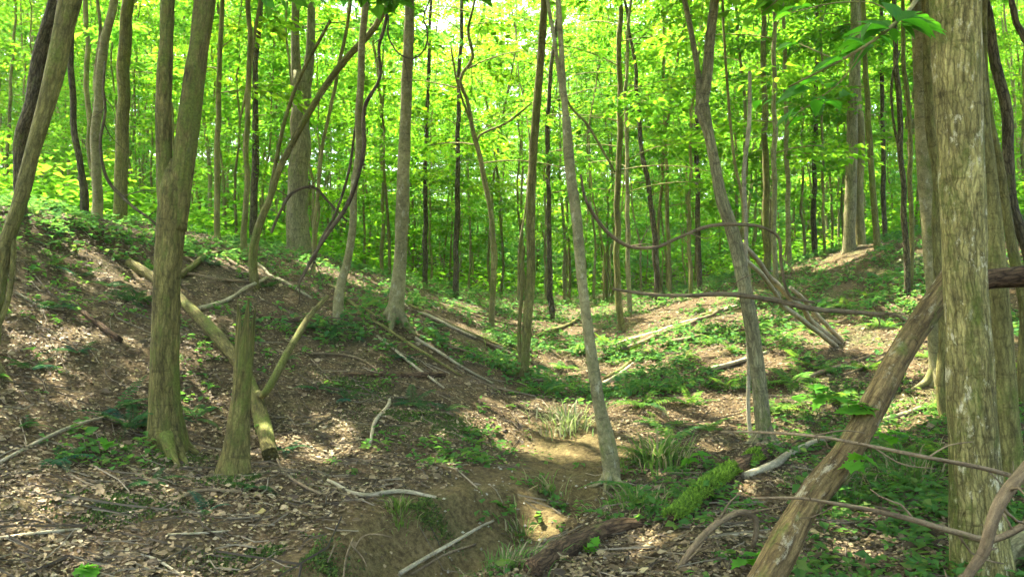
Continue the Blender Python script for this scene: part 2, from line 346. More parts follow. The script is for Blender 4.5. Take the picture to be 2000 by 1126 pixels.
def leaves_mesh_arrays(C, D, Nn, S, wr=.32, fold=.25):
    """folded two-triangle leaves: C base point, D direction, Nn up normal, S length"""
    D = unit(D); B = unit(np.cross(D, Nn)); U = np.cross(B, D); s = S[:, None]
    v0 = C; v2 = C + D * s - U * s * .12; m = C + D * s * .45
    v1 = m + B * s * wr + U * s * fold * wr; v3 = m - B * s * wr + U * s * fold * wr
    V = np.stack([v0, v1, v2, v3], 1).reshape(-1, 3); b = np.arange(len(C)) * 4
    F = np.concatenate([np.stack([b, b + 1, b + 2], 1), np.stack([b, b + 2, b + 3], 1)], 1).reshape(-1, 3)
    return V, F
def litter_arrays(C, D, Nn, S):
    D = unit(D); B = unit(np.cross(D, Nn)); U = np.cross(B, D); n = len(C); V = []
    for a, w_, h in ((0, 0, 0), (.25, .30, .10), (.68, .27, .13), (1, 0, .05), (.62, -.28, .12), (.28, -.30, .11)):
        a = a + rng.normal(0, .05, n); w_ = w_ * rng.uniform(.65, 1.2, n); h = h * rng.uniform(-.8, 1.9, n)
        V.append(C + D * (a * S)[:, None] + B * (w_ * S)[:, None] + U * (h * S)[:, None])
    V = np.stack(V, 1).reshape(-1, 3); b = np.arange(n)[:, None] * 6
    return V, np.concatenate([np.concatenate([b, b + i, b + i + 1], 1) for i in (1, 2, 3, 4)])
def interp_axis(P, z):
    return np.array([np.interp(z, P[:, 2], P[:, 0]), np.interp(z, P[:, 2], P[:, 1]), z])

def crown(rg, axis, h0, h1, R, nl, nt, nlv, leaf, shape='dome', up=.30, keepz=None, wood=True, scatter=.5):
    """limbs leave the axis, flat sprays of twigs leave the limbs, leaves sit along the twigs"""
    C, D, Nn, S, limbs = [], [], [], [], []
    for i in range(nl):
        t = (i + rg.random() * .8) / nl; z = h0 + (h1 - h0) * t; az = i * 2.39996 + rg.normal(0, .35)
        prof = {'dome': math.sin(math.pi * (.22 + .74 * t)) ** .7, 'cone': 1.05 - .8 * t, 'flat': .9}[shape]
        Lm = R * prof * rg.uniform(.65, 1.15); rise = up * rg.uniform(.4, 1.5) + .35 * t
        d = np.array([math.cos(az), math.sin(az), 0]); p0 = interp_axis(axis, z)
        bend = rg.normal(0, .18); side = np.array([-d[1], d[0], 0])
        f = lambda s: p0 + d * (Lm * s) + side * (bend * Lm * s * s) + np.array([0, 0, 1]) * (Lm * (rise * s - .28 * s * s))
        limbs.append((np.array([f(s) for s in np.linspace(0, 1, 6)]), Lm))
        n = max(4, int(nt * (.5 + .5 * prof)))
        for k in range(n):
            s = .22 + .78 * (k + rg.random()) / n; sg = 1 if k % 2 else -1
            tl = (Lm * .34 * (1.15 - .6 * s) + .16) * rg.uniform(.7, 1.3)
            ang = sg * rg.uniform(.5, 1.15); td = unit(d * math.cos(ang) + side * math.sin(ang) + np.array([0, 0, rg.normal(0, .16) - .06])); p = f(s)
            m = max(4, int(nlv * rg.uniform(.7, 1.2))); u = (np.arange(m) + rg.random(m)) / m
            q = p + td * (u * tl)[:, None] + rg.normal(0, .05 + .03 * scatter, (m, 3)) * [1, 1, .8]; q[:, 2] -= .10 * tl * u * u
            ls = np.where(np.arange(m) % 2, 1, -1) * rg.uniform(.3, 1.2, m); tside = np.array([-td[1], td[0], 0])
            ld = td * np.cos(ls)[:, None] + tside * np.sin(ls)[:, None]; ld[:, 2] += rg.normal(-.22, .28, m)
            nn = np.stack([rg.normal(0, .38, m), rg.normal(0, .38, m), np.ones(m)], 1)
            C.append(q); D.append(ld); Nn.append(nn); S.append(leaf * rg.uniform(.6, 1.35, m))
    C, D, Nn, S = map(np.concatenate, (C, D, Nn, S))
    return (C, D, Nn, S), limbs
def limb_tubes(limbs, r0, seg=4):
    return join([tube(P, np.linspace(r0 * (.35 + .12 * L), .006, len(P)), seg=seg, step=max(.25, L / 5), ends=(False, False)) for P, L in limbs])

# gaps cut into the leaf roof along the sun's rays: where the photograph shows sun flecks reaching the ground
FLECKS = [(1110, 835, .6), (1030, 852, .4), (1160, 858, .35), (1080, 715, .5), (1110, 700, .4), (1260, 655, .7), (1310, 635, .6), (1350, 600, .8), (1300, 590, .7), (1160, 610, .6), (1090, 640, .5),
          (1650, 672, .55), (1700, 665, .5), (1560, 520, .4), (1640, 510, .45), (1680, 490, .4), (1400, 800, .35), (1440, 790, .3), (1360, 690, .35), (1200, 735, .35), (1450, 720, .3), (1760, 830, .25),
          (700, 545, .6), (660, 535, .45), (960, 655, .3), (130, 765, .10), (1070, 1030, .14), (910, 600, .3), (1430, 620, .45), (1960, 780, .25), (1550, 790, .22), (1250, 720, .3), (1690, 1010, .12), (470, 520, .3), (1660, 1070, .12)]
_fr = np.random.default_rng(77)  # extra gaps at random spots, added to break up the shade with flecks
for _ in range(46): FLECKS.append((_fr.uniform(1160, 1960), _fr.uniform(575, 860), _fr.uniform(.10, .24)))
for _ in range(10): FLECKS.append((_fr.uniform(0, 1000), _fr.uniform(480, 700), _fr.uniform(.06, .12)))
for _ in range(34): FLECKS.append((_fr.uniform(330, 1050), _fr.uniform(620, 930), _fr.uniform(.03, .10)))
for _ in range(10): FLECKS.append((_fr.uniform(1230, 1900), _fr.uniform(860, 1110), _fr.uniform(.06, .12)))
SH_O = np.array([hit(a, b) for a, b, _ in FLECKS]); SH_R = np.array([r for *_, r in FLECKS]); SD = np.array(TO_SUN)
def in_gap(C):
    k = np.zeros(len(C), bool)
    for o, r in zip(SH_O, SH_R):
        v = C - o; h = v @ SD; d2 = (v * v).sum(1) - h * h; k |= (d2 < (r * 1.35 + .05) ** 2) & (h > .6)
    return k

# ------------------------------------------------------------------ ground
def build_ground():
    def axis(lo, hi, fine_lo, fine_hi, st, grow):
        a = list(np.arange(fine_lo, fine_hi, st)); s = st; x = fine_hi
        while x < hi: a.append(x); s *= grow; x += s
        a.append(hi); s = st; x = fine_lo - st
        while x > lo: a.insert(0, x); s *= grow; x -= s
        a.insert(0, lo); return np.array(a)
    xs = axis(-90, 90, -5.5, 6.5, .05, 1.07); ys = axis(-12, 160, 3.3, 12.5, .05, 1.035)
    X, Y = np.meshgrid(xs, ys); Z = gz(X, Y); nx, ny = len(xs), len(ys)
    V = np.stack([X, Y, Z], -1).reshape(-1, 3); i = np.arange(nx * ny).reshape(ny, nx)
    F = np.stack([i[:-1, :-1], i[:-1, 1:], i[1:, 1:], i[1:, :-1]], -1).reshape(-1, 4)
    c = clay(X, Y).ravel() * .95; g = np.clip(np.clip((Y - 8) / 10, .25, 1) + np.clip((X - .8) / 2, 0, 1) * .6, 0, 1).ravel()
    o = link('ground', mesh('ground', V, [F], 'forest_soil', {'clay': c, 'green': g})); o['kind'] = 'structure'
build_ground()

# ------------------------------------------------------------------ trees read off the photograph
def ztop(Y): return CAMZ + .3656 * Y
def stem_path(pts, Y, base=True, top=None, lean=1.0):
    P = [at(x, y, (q[0] if q else Y)) for x, y, wd, *q in pts]; R = [wd / 2 / FPX * (q[0] if q else Y) for x, y, wd, *q in pts]
    if base:
        z = g1(P[0][0], P[0][1]); b = P[0].copy(); b[2] = min(z, P[0][2]) - .14
        if P[0][2] - b[2] < .2: P[0][2] = b[2] + .2
        P.insert(0, b); R.insert(0, R[0] * 1.05)
    if top:
        d = unit(P[-1] - P[-2]); p = P[-1].copy(); r = R[-1]; n = 5; hgt = (top - p[2]) / n
        for k in range(n):
            d = unit(d * (1 - .25) + np.array([0, 0, 1]) * .25 + rng.normal(0, .05, 3) * [1, 1, 0]); p = p + d * (hgt / max(d[2], .5)); P.append(p.copy()); R.append(max(.015, r * (1 - (k + 1) / n * .85)))
    return np.array(P), np.array(R)
NLEAF = [0]
def add_crown(t, axes, h0s, h1s, R, nl, nt_, nlv, leaf, mat, r0, wood='bark_thin', shape='dome', gaps=True):
    o = np.array(t.location); Vs, Fs, off, lim = [], [], 0, []
    for ax, a, b in zip(axes, h0s, h1s):
        ax = ax[np.argsort(ax[:, 2])]
        (C, D, N_, S), limbs = crown(rng, ax, a, b, R, nl, nt_, nlv, leaf, shape)
        if gaps:
            k = ~in_gap(C); C, D, N_, S = C[k], D[k], N_[k], S[k]
        V, F = leaves_mesh_arrays(C - o, D, N_, S); Vs.append(V); Fs.append(F + off); off += len(V); lim += [(P - o, L) for P, L in limbs]
    V, F, b = limb_tubes(lim, r0); link('branches', mesh('branches', V, F, wood, {'bark': b}), t)
    F = np.concatenate(Fs); NLEAF[0] += len(F) // 2
    link('crown', mesh('crown', np.concatenate(Vs), [F], mat, smooth=False), t)

# (name, label, bark, depth, trunk, limbs, options); a point is (px, py, width px[, depth])
TREES = [
 ('maple_tree', 'twin-stemmed maple with mossy flared foot, forking on the left bank', 'bark_mossy', 6.0,
  [(322, 872, 76), (320, 800, 66), (320, 722, 62), (324, 611, 58), (331, 500, 60), (335, 420, 62), (338, 370, 60), (337, 335, 40), (336, 310, 10)],
  [[(328, 440, 36), (322, 360, 37), (320, 290, 35), (320, 200, 33), (325, 80, 31), (328, 0, 31)], [(344, 450, 46), (352, 360, 49), (362, 290, 48), (374, 200, 47), (390, 80, 46), (402, 0, 46)]], dict(hi=1, flare=.9, H=15)),
 ('maple_tree', 'leaning yellowish maple cut by the left edge of the picture', 'bark_olive', 6.0,
  [(-22, 720, 44), (-10, 600, 40), (8, 490, 38), (36, 400, 34), (62, 300, 34), (104, 150, 42), (138, 0, 48)], [[(-4, 640, 14), (14, 590, 13), (26, 500, 13), (24, 440, 10)]], dict(hi=1, flare=.5, H=14, slim=.78)),
 ('maple_tree', 'dark trunk leaning behind the yellowish maple at far left', 'bark_dark', 9.2,
  [(42, 405, 24), (38, 325, 20), (41, 265, 30), (60, 200, 30), (80, 100, 30), (108, 0, 24)], [], dict(H=15)),
 ('maple_tree', 'thin dark bowed trunk right of the leaning yellowish maple', 'bark_dark', 11.0,
  [(163, 372, 18), (155, 330, 14), (144, 230, 14), (140, 130, 13), (146, 0, 11)], [], dict(H=14)),
 ('maple_tree', 'pale slim trunk carrying the hanging vine on the left crest', 'bark_smooth', 11.3,
  [(187, 432, 24), (187, 350, 20), (190, 200, 20), (205, 80, 20), (222, 0, 18)], [[(190, 230, 9), (186, 150, 8), (196, 50, 8), (190, 0, 7)]], dict(H=16)),
 ('maple_tree', 'straight grey trunk between the vine-hung trunk and the twin maple', 'bark_olive', 13.5,
  [(233, 420, 30), (235, 340, 28), (240, 200, 28), (246, 90, 27), (252, 0, 26)], [], dict(H=18)),
 ('maple_tree', 'slender trunk just right of the twin maple, standing on the crest', 'bark_thin', 14.0,
  [(424, 442, 14), (424, 330, 13), (428, 200, 12), (436, 0, 10)], [], dict(H=13)),
 ('maple_tree', 'short dark trunk standing behind the thin pole right of the twin maple', 'bark_dark', 17.0,
  [(495, 425, 18), (497, 350, 17), (499, 275, 15), (500, 120, 12)], [], dict(H=14)),
 ('maple_tree', 'thin grey pole with a dark creeper, between twin maple and broad trunk', 'bark_thin', 12.5,
  [(478, 500, 15), (479, 400, 13), (482, 200, 12), (486, 0, 11)], [[(470, 230, 5), (488, 140, 6), (497, 70, 7), (508, 0, 7)]], dict(H=13)),
 ('tulip_tree', 'broad grey furrowed trunk splitting high up, left of centre', 'bark_grey', 16.0,
  [(583, 470, 52), (582, 420, 46), (585, 300, 45), (588, 200, 42), (590, 140, 40)], [[(580, 170, 24), (577, 100, 20), (577, 0, 18)], [(598, 170, 26), (606, 100, 20), (608, 0, 18)]], dict(H=24, flare=.4)),
 ('maple_tree', 'long slanting trunk reaching up across the broad grey trunk', 'bark_olive', 10.5,
  [(500, 475, 20), (515, 420, 17), (535, 360, 15), (570, 285, 15), (600, 225, 15), (655, 140, 15), (715, 75, 15), (757, 0, 14)], [[(528, 375, 10), (542, 300, 9), (555, 240, 9), (580, 165, 8), (645, 40, 7)]], dict(H=11)),
 ('maple_tree', 'slightly curved slim trunk wrapped by a thick dark vine left of centre', 'bark_smooth', 10.0,
  [(664, 582, 24), (668, 555, 20), (680, 500, 18), (694, 375, 17), (700, 275, 16), (707, 150, 16), (717, 0, 15)], [], dict(H=14, flare=.4)),
 ('maple_tree', 'thin grey stem between the broad trunk and the vine-wrapped trunk', 'bark_thin', 13.0,
  [(614, 500, 9), (616, 440, 8), (625, 350, 8), (636, 250, 8), (665, 125, 8), (688, 0, 7)], [], dict(H=12)),
 ('beech_tree', 'tall straight smooth trunk on the left bank near the centre', 'bark_smooth', 10.0,
  [(771, 622, 40), (774, 590, 33), (781, 520, 31), (786, 420, 29), (789, 300, 27), (795, 150, 25), (800, 0, 21)], [], dict(hi=1, H=17, flare=.45)),
 ('maple_tree', 'dark thin trunk just right of the tall smooth trunk', 'bark_dark', 20.0, [(831, 520, 12), (830, 400, 10), (832, 300, 9), (838, 120, 8)], [], dict(H=12)),
 ('maple_tree', 'dark trunk in the middle distance left of the gully', 'bark_dark', 19.0, [(891, 545, 14), (892, 450, 12), (894, 330, 11), (896, 150, 9)], [], dict(H=13)),
 ('crooked_tree', 'gnarled zigzag tree with twisted top left of the gully', 'bark_thin', 13.5,
  [(960, 620, 14), (965, 500, 12), (958, 400, 12), (945, 335, 11), (925, 250, 10), (912, 195, 8), (902, 150, 8), (922, 115, 8), (915, 60, 7), (924, 12, 6)], [[(930, 270, 6), (918, 235, 5), (895, 170, 5), (880, 90, 4)], [(946, 340, 6), (932, 270, 5), (990, 240, 5), (1040, 200, 4)]], dict(H=10)),
 ('maple_tree', 'slim straight trunk standing in the gully left of the forked sapling', 'bark_olive', 10.0,
  [(1021, 735, 30), (1025, 690, 23), (1031, 620, 21), (1036, 550, 20), (1037, 400, 20), (1045, 250, 19), (1055, 125, 18), (1063, 0, 17)], [[(1016, 725, 10), (1014, 650, 9), (1019, 560, 9), (1022, 480, 7)]], dict(hi=1, H=14, flare=.4)),
 ('maple_tree', 'dark slim trunk right behind the gully trunk', 'bark_dark', 19.0, [(1076, 612, 14), (1074, 500, 11), (1071, 350, 10), (1072, 200, 10), (1085, 60, 8)], [], dict(H=13)),
 ('maple_tree', 'pale leaning sapling with two-pronged foot beside the gully path', 'bark_smooth', 6.25,
  [(1192, 915, 40), (1186, 880, 40), (1172, 800, 34), (1159, 720, 31), (1148, 640, 28), (1137, 550, 28), (1125, 420, 27), (1113, 325, 26), (1106, 230, 22)],
  [[(1107, 250, 20), (1101, 180, 17), (1096, 90, 15), (1090, 0, 15)], [(1108, 240, 13), (1096, 175, 11), (1083, 80, 11), (1068, -10, 10)], [(1204, 925, 22), (1198, 870, 19), (1180, 800, 14), (1164, 735, 10)]], dict(hi=1, H=11, flare=.35, slim=.74)),
 ('maple_tree', 'upright slim trunk in the gully right of the leaning sapling', 'bark_olive', 15.0,
  [(1216, 668, 17), (1210, 600, 15), (1206, 500, 14), (1207, 350, 13), (1210, 200, 12), (1212, 0, 11)], [], dict(H=14)),
 ('maple_tree', 'pale pole close beside the upright slim gully trunk', 'bark_smooth', 18.0, [(1229, 640, 11), (1227, 500, 10), (1226, 350, 9), (1222, 220, 8), (1228, 60, 7)], [], dict(H=13)),
 ('maple_tree', 'dark bowed trunk among poles right of the gully', 'bark_dark', 19.0, [(1284, 600, 13), (1281, 540, 12), (1277, 450, 12), (1264, 350, 11), (1250, 270, 10), (1240, 130, 8)], [], dict(H=13)),
 ('maple_tree', 'dim pole right of the dark bowed trunk', 'bark_thin', 21.0, [(1308, 590, 10), (1305, 450, 9), (1300, 280, 8), (1296, 120, 7)], [], dict(H=13)),
 ('maple_tree', 'dark straight trunk left of the crooked forked tree', 'bark_dark', 20.0, [(1367, 580, 13), (1365, 500, 12), (1362, 330, 11), (1360, 150, 9)], [], dict(H=14)),
 ('maple_tree', 'crooked forked tree with swollen joint on the right bank', 'bark_grey', 7.2,
  [(1494, 868, 42), (1490, 820, 35), (1483, 750, 33), (1469, 640, 33), (1451, 545, 33), (1430, 450, 32), (1410, 390, 29), (1395, 315, 27), (1381, 250, 26), (1370, 205, 34)],
  [[(1370, 212, 30), (1379, 160, 25), (1387, 75, 22), (1396, 0, 20)], [(1366, 205, 18), (1364, 150, 13), (1352, 75, 12), (1340, 15, 12), (1330, -30, 11)]], dict(hi=1, H=13, flare=.3, slim=.82)),
 ('dead_tree', 'short broken dead stem leaning on the crooked forked tree', 'stick_pale', 7.6, [(1462, 700, 9), (1456, 560, 9), (1455, 470, 9), (1452, 400, 10), (1457, 325, 10), (1465, 250, 10), (1467, 140, 8)], [], dict(H=0)),
 ('maple_tree', 'thin bent stem rising beside the crooked forked tree', 'bark_thin', 9.5, [(1468, 640, 9), (1452, 400, 7), (1436, 300, 7), (1420, 150, 6), (1412, 0, 6)], [], dict(H=9)),
 ('maple_tree', 'grey slim trunk right of the crooked forked tree', 'bark_grey', 14.0, [(1520, 580, 13), (1515, 500, 12), (1513, 250, 11), (1510, 0, 9)], [], dict(H=14)),
 ('maple_tree', 'thick dim trunk directly behind the grey slim trunk', 'bark_olive', 19.0, [(1498, 545, 17), (1496, 420, 16), (1494, 300, 15), (1492, 120, 12)], [], dict(H=15)),
 ('maple_tree', 'pale slim trunk on the right crest left of a dark trunk', 'bark_smooth', 19.0, [(1541, 530, 12), (1540, 440, 11), (1535, 225, 10), (1530, 60, 8)], [], dict(H=14)),
 ('maple_tree', 'dark slim trunk on the right crest', 'bark_dark', 22.0, [(1590, 510, 13), (1590, 400, 11), (1593, 230, 11), (1596, 90, 9)], [], dict(H=15)),
 ('maple_tree', 'very thin pole just right of the dark crest trunk', 'bark_thin', 19.0, [(1608, 520, 7), (1607, 350, 6), (1606, 200, 5), (1604, 70, 5)], [], dict(H=12)),
 ('tulip_tree', 'stout pale trunk on the right crest above the sunlit path', 'bark_grey', 17.0, [(1659, 497, 30), (1660, 450, 26), (1664, 300, 25), (1669, 100, 22), (1672, 0, 20)], [], dict(H=22, flare=.4)),
 ('maple_tree', 'leaning brown trunk right of the stout pale crest trunk', 'bark_olive', 16.0, [(1713, 490, 15), (1710, 420, 14), (1700, 300, 13), (1692, 180, 12), (1688, 60, 10)], [], dict(H=14)),
 ('maple_tree', 'dim slender trunk halfway along the right crest', 'bark_dark', 19.0, [(1727, 470, 11), (1726, 350, 10), (1724, 220, 9), (1722, 80, 8)], [], dict(H=14)),
 ('maple_tree', 'dark trunk of a close pair left of the big pale trunk', 'bark_dark', 12.0, [(1772, 500, 14), (1766, 375, 12), (1756, 250, 12), (1748, 65, 11), (1745, 0, 10)], [[(1768, 420, 7), (1757, 300, 7), (1744, 230, 6), (1743, 150, 6), (1757, 100, 5)]], dict(H=14)),
 ('maple_tree', 'thinner brown trunk of the close pair left of the big pale trunk', 'bark_olive', 12.3, [(1781, 500, 11), (1779, 400, 10), (1773, 250, 10), (1764, 90, 9), (1760, 0, 8)], [], dict(H=13)),
 ('maple_tree', 'smooth whitish trunk standing left of the big pale trunk', 'bark_smooth', 8.0, [(1832, 735, 40), (1828, 680, 34), (1824, 600, 31), (1814, 450, 31), (1805, 300, 31), (1798, 150, 30), (1792, 0, 29)], [], dict(hi=1, H=15, flare=.5)),
 ('maple_tree', 'olive trunk squeezed between the whitish trunk and the big pale one', 'bark_olive', 7.0, [(1846, 760, 28), (1842, 650, 24), (1836, 500, 21), (1826, 350, 20), (1818, 200, 20), (1812, 0, 18)], [], dict(H=13)),
 ('maple_tree', 'big pale furrowed trunk with a long seam at the right edge', 'bark_pale', 4.05,
  [(1920, 1180, 112), (1914, 1060, 104), (1906, 930, 98), (1900, 800, 96), (1892, 650, 86), (1883, 520, 80), (1880, 400, 84), (1876, 280, 88), (1870, 150, 92), (1867, 0, 96)],
  [], dict(hi=2, H=13, flare=.5, flute=.3, slim=.92)),
 ('maple_tree', 'shaded trunk close behind the big pale trunk on its right', 'bark_olive', 5.1, [(1972, 900, 56), (1962, 780, 48), (1954, 640, 46), (1946, 520, 42), (1935, 400, 38), (1920, 250, 36), (1905, 100, 34), (1896, 0, 30)], [], dict(hi=1, H=13, flare=.4)),
 ('maple_tree', 'dark leaning trunk at the upper right edge', 'bark_dark', 7.5, [(2020, 560, 28), (1999, 470, 25), (1980, 400, 24), (1972, 300, 24), (1960, 200, 23), (1938, 100, 22), (1922, 0, 22)], [], dict(H=14)),
 ('maple_tree', 'olive leaning stem in front of the dark trunk at the upper right', 'bark_olive', 6.8, [(1996, 560, 24), (1981, 485, 22), (1967, 400, 20), (1946, 310, 19), (1930, 225, 17), (1922, 140, 15), (1926, 0, 12)], [], dict(H=12)),
 ('maple_tree', 'thin trunk crossing the top right corner', 'bark_dark', 6.0, [(2060, 420, 20), (2044, 250, 17), (2004, 80, 14), (1982, 40, 13), (1970, -5, 13)], [], dict(H=12)),
]
TREE_OBJ = []
for name, label, bark, Y, pts, limbs, op in TREES:
    sl = op.get('slim', .87); pts = [(a, b, c * sl, *q) for a, b, c, *q in pts]; limbs = [[(a, b, c * sl, *q) for a, b, c, *q in lp] for lp in limbs]
    hi = op.get('hi', 0); H = op['H']
    top = H + g1((pts[0][0] - 1000) / FPX * Y, Y) if H else None
    fork = bool(limbs) and pts[-1][1] > 30
    P, R = stem_path(pts, Y, True, None if fork else top)
    t = thing(name, label, 'dead tree' if name == 'dead_tree' else 'tree', (P[0][0], P[0][1], P[0][2] + .14)); TREE_OBJ.append(t)
    seg = {0: 10, 1: 28, 2: 56}[hi]; st = {0: .16, 1: .045, 2: .025}[hi]; ro = {0: .12, 1: .20, 2: .19}[hi]; seed = len(TREE_OBJ)
    tube_obj('trunk', P, R, bark, t, seg=seg, step=st, rough=ro, flare=op.get('flare', .4), seed=seed, flute=op.get('flute', 0), wob=0 if hi else .03)
    if hi == 1 and seed > 1:
        for k in range(4):
            az = k * 1.57 + seed + rng.normal(0, .3); r0 = R[1]; b0 = np.array([P[0][0], P[0][1]]); d2 = np.array([math.cos(az), math.sin(az)])
            q = [np.r_[b0 + d2 * r0 * .3, g1(*b0) + r0 * 1.9]] + [np.r_[b0 + d2 * r0 * f, g1(*(b0 + d2 * r0 * f)) + r0 * e] for f, e in ((1.25, .55), (2.2, .08), (3.3, -.25))]
            tube_obj('root', np.array(q), np.array([.6, .45, .28, .08]) * r0, bark, t, seg=10, step=.03, rough=.25, seed=seed + k)
    axes = [P]
    for lp in limbs:
        isroot = lp[0][1] > 600
        ext = (not isroot) and lp[-1][1] <= 30
        P2, R2 = stem_path(lp, Y, isroot, (top - rng.uniform(0, 1.5)) if ext and top else None)
        tube_obj('limb' if not isroot else 'side_stem', P2, R2, bark, t, seg=max(8, seg - 6), step=st, rough=ro, seed=seed + 50, flare=.3 if isroot else 0)
        if ext and fork: axes.append(P2)
    if fork: axes = axes[1:] or axes
    if H:
        near = Y < 13.2
        h0 = (ztop(Y) + .35) if near else max(g1(P[0][0], P[0][1]) + 2.4, 3.6)
        R_ = 2.6 if near else 2.3
        if name == 'tulip_tree': h0 = 6.5; R_ = 3.6
        k = len(axes)
        add_crown(t, axes, [h0] * k, [top - .3] * k, R_, int((24 if pts[0][0] < 800 else 23) / (1 if k == 1 else 1.6)), 16, 11, (.20 if pts[0][0] < 800 else .18) if near else .16, 'leaf_canopy' if near else 'leaf_sun', .022)
print('foreground leaves', NLEAF[0])

# ------------------------------------------------------------------ the wood behind: shared tree kinds, copied one by one
def proto(seed, H, h0, R, nl, nt_, nlv, leaf, r, bark, shape, lmat, sway=.25):
    rg = np.random.default_rng(seed); z = np.linspace(-.3, H, 9)
    ax = np.stack([sway * noise(np.c_[z * .25, np.full(9, seed), np.zeros(9)], 51) * np.clip(z / 3, 0, 1), sway * noise(np.c_[z * .25, np.full(9, seed), np.ones(9) * 9], 52) * np.clip(z / 3, 0, 1), z], 1)
    V, F, b = tube(ax, np.linspace(r, r * .2, 9), seg=8, step=.35, rough=.1, flare=.3, seed=seed, wob=.05)
    tm = mesh('trunk', V, F, bark, {'bark': b})
    arr, limbs = crown(rg, ax, h0, H, R, nl, nt_, nlv, leaf, shape)
    V, F, b = limb_tubes(limbs, r * .3); bm = mesh('branches', V, F, 'bark_thin', {'bark': b})
    V, F = leaves_mesh_arrays(*arr); cm = mesh('crown', V, [F], lmat, smooth=False)
    return dict(tm=tm, bm=bm, cm=cm, arr=arr, lmat=lmat)
SAP = [proto(100 + i, 6.5 + i, 1.3 + .2 * i, 1.9, 21, 14, 14, .108, .036 + .006 * i, ['bark_thin', 'bark_olive', 'bark_olive', 'bark_smooth'][i], 'dome', 'leaf_sun') for i in range(4)]
CAN = [proto(200 + i, 17 + 1.5 * i, 4.5 + .6 * i, 3.0, 26, 17, 15, .142, .085 + .012 * i, ['bark_olive', 'bark_grey', 'bark_dark', 'bark_thin'][i], 'dome', 'leaf_sun') for i in range(4)]
POLE = [proto(250 + i, 11 + 1.2 * i, 4.6 + .5 * i, 1.7, 15, 12, 13, .13, .032 + .007 * i, ['bark_thin', 'bark_smooth', 'bark_olive', 'bark_thin'][i], 'dome', 'leaf_sun', .45) for i in range(4)]
FAR = [proto(300 + i, 19 + i, 1.2, 3.8, 30, 16, 14, .28, .13, 'bark_olive', 'dome', 'leaf_far') for i in range(2)]
def place_tree(pr, name, label, group, x, y, rz, s):
    z = g1(x, y); t = thing(name, label, 'tree', (x, y, z), group); t.rotation_euler = (rng.normal(0, .025), rng.normal(0, .025), rz); t.scale = (s, s, s)
    link('trunk', pr['tm'], t); link('branches', pr['bm'], t)
    C, D, N_, S = pr['arr']; Rm = np.array(t.rotation_euler.to_matrix())
    Wc = np.array([x, y, z]) + s * (C @ Rm.T)
    k = in_gap(Wc); cm = pr['cm']
    if k.sum() > 6:
        k = ~k; V, F = leaves_mesh_arrays(C[k], D[k], N_[k], S[k]); cm = mesh('crown', V, [F], pr['lmat'], smooth=False)
    link('crown', cm, t)
LANDMARKS = [(20, 'leaning yellowish maple'), (150, 'thin dark bowed trunk'), (240, 'straight grey trunk'), (335, 'twin-stemmed maple'), (424, 'slender crest trunk'), (495, 'short dark trunk'), (583, 'broad grey trunk'), (685, 'vine-wrapped trunk'),
             (785, 'tall smooth trunk'), (892, 'dark mid-distance trunk'), (960, 'gnarled zigzag tree'), (1035, 'gully trunk'), (1130, 'leaning sapling'), (1208, 'upright slim gully trunk'), (1280, 'dark bowed trunk'), (1365, 'dark straight trunk'),
             (1440, 'crooked forked tree'), (1513, 'grey slim trunk'), (1590, 'dark crest trunk'), (1663, 'stout pale crest trunk'), (1725, 'leaning brown trunk'), (1775, 'close dark pair'), (1890, 'big pale trunk'), (1965, 'dark leaning edge trunk')]
def lab_for(kind, px, Y, bands):
    lx, nm = min(LANDMARKS, key=lambda q: abs(q[0] - px)); band = sum(Y > b for b in bands)
    how = ['a short way behind', 'well behind', 'far behind', 'at the very back beyond'][band]; side = 'to its left' if px < lx - 12 else 'to its right' if px > lx + 12 else 'in line'
    return f'{kind} {how} the {nm}, {side}', f'{kind} behind the {nm}'
_used = {}
def near_lab(kind, px, py):
    lx, nm = min(LANDMARKS, key=lambda q: abs(q[0] - px)); pos = ('uphill of', 'level with', 'downhill of')[0 if py < 600 else 1 if py < 740 else 2]
    return f'{kind}, {pos} the {nm}, {"left" if px < lx else "right"} side'
taken = []
def spread(n, px0, px1, Y0, Y1, mind, cond):
    out, tries = [], 0
    while len(out) < n and tries < n * 60:
        tries += 1; px = rng.uniform(px0, px1); Y = Y0 + (Y1 - Y0) * rng.random() ** .8; x = (px - 1000) / FPX * Y
        if not cond(px, Y, x): continue
        if any((x - a) ** 2 + (Y - b) ** 2 < mind ** 2 for a, b in taken): continue
        taken.append((x, Y)); out.append((px, Y, x))
    return out
def sap_ok(px, Y, x):
    if 820 < px < 1330: return Y > 24
    if px >= 1330: return Y > 18 and (px > 1750 or Y > 21)
    return Y > 13.5 + px * .008
for i, (px, Y, x) in enumerate(spread(150, -60, 2060, 13.5, 44, 1.05, sap_ok)):
    place_tree(SAP[i % 4], 'maple_sapling', *lab_for('leafy maple sapling', px, Y, (20, 28, 36)), x, Y, rng.uniform(0, 6.28), rng.uniform(.75, 1.25))
for i, (px, Y, x) in enumerate(spread(120, -40, 2040, 16, 40, .75, lambda px, Y, x: Y > 19 or px < 700)):
    place_tree(POLE[i % 4], 'pole_tree', *lab_for('slim bare-stemmed tree', px, Y, (22, 27, 33)), x, Y, rng.uniform(0, 6.28), rng.uniform(.85, 1.2))
for i, (px, Y, x) in enumerate(spread(85, -150, 2150, 17, 56, 1.8, lambda px, Y, x: Y > 24 or not 820 < px < 1500)):
    place_tree(CAN[i % 4], 'maple_tree', *lab_for('tall sunlit maple', px, Y, (26, 36, 46)), x, Y, rng.uniform(0, 6.28), rng.uniform(.8, 1.2))
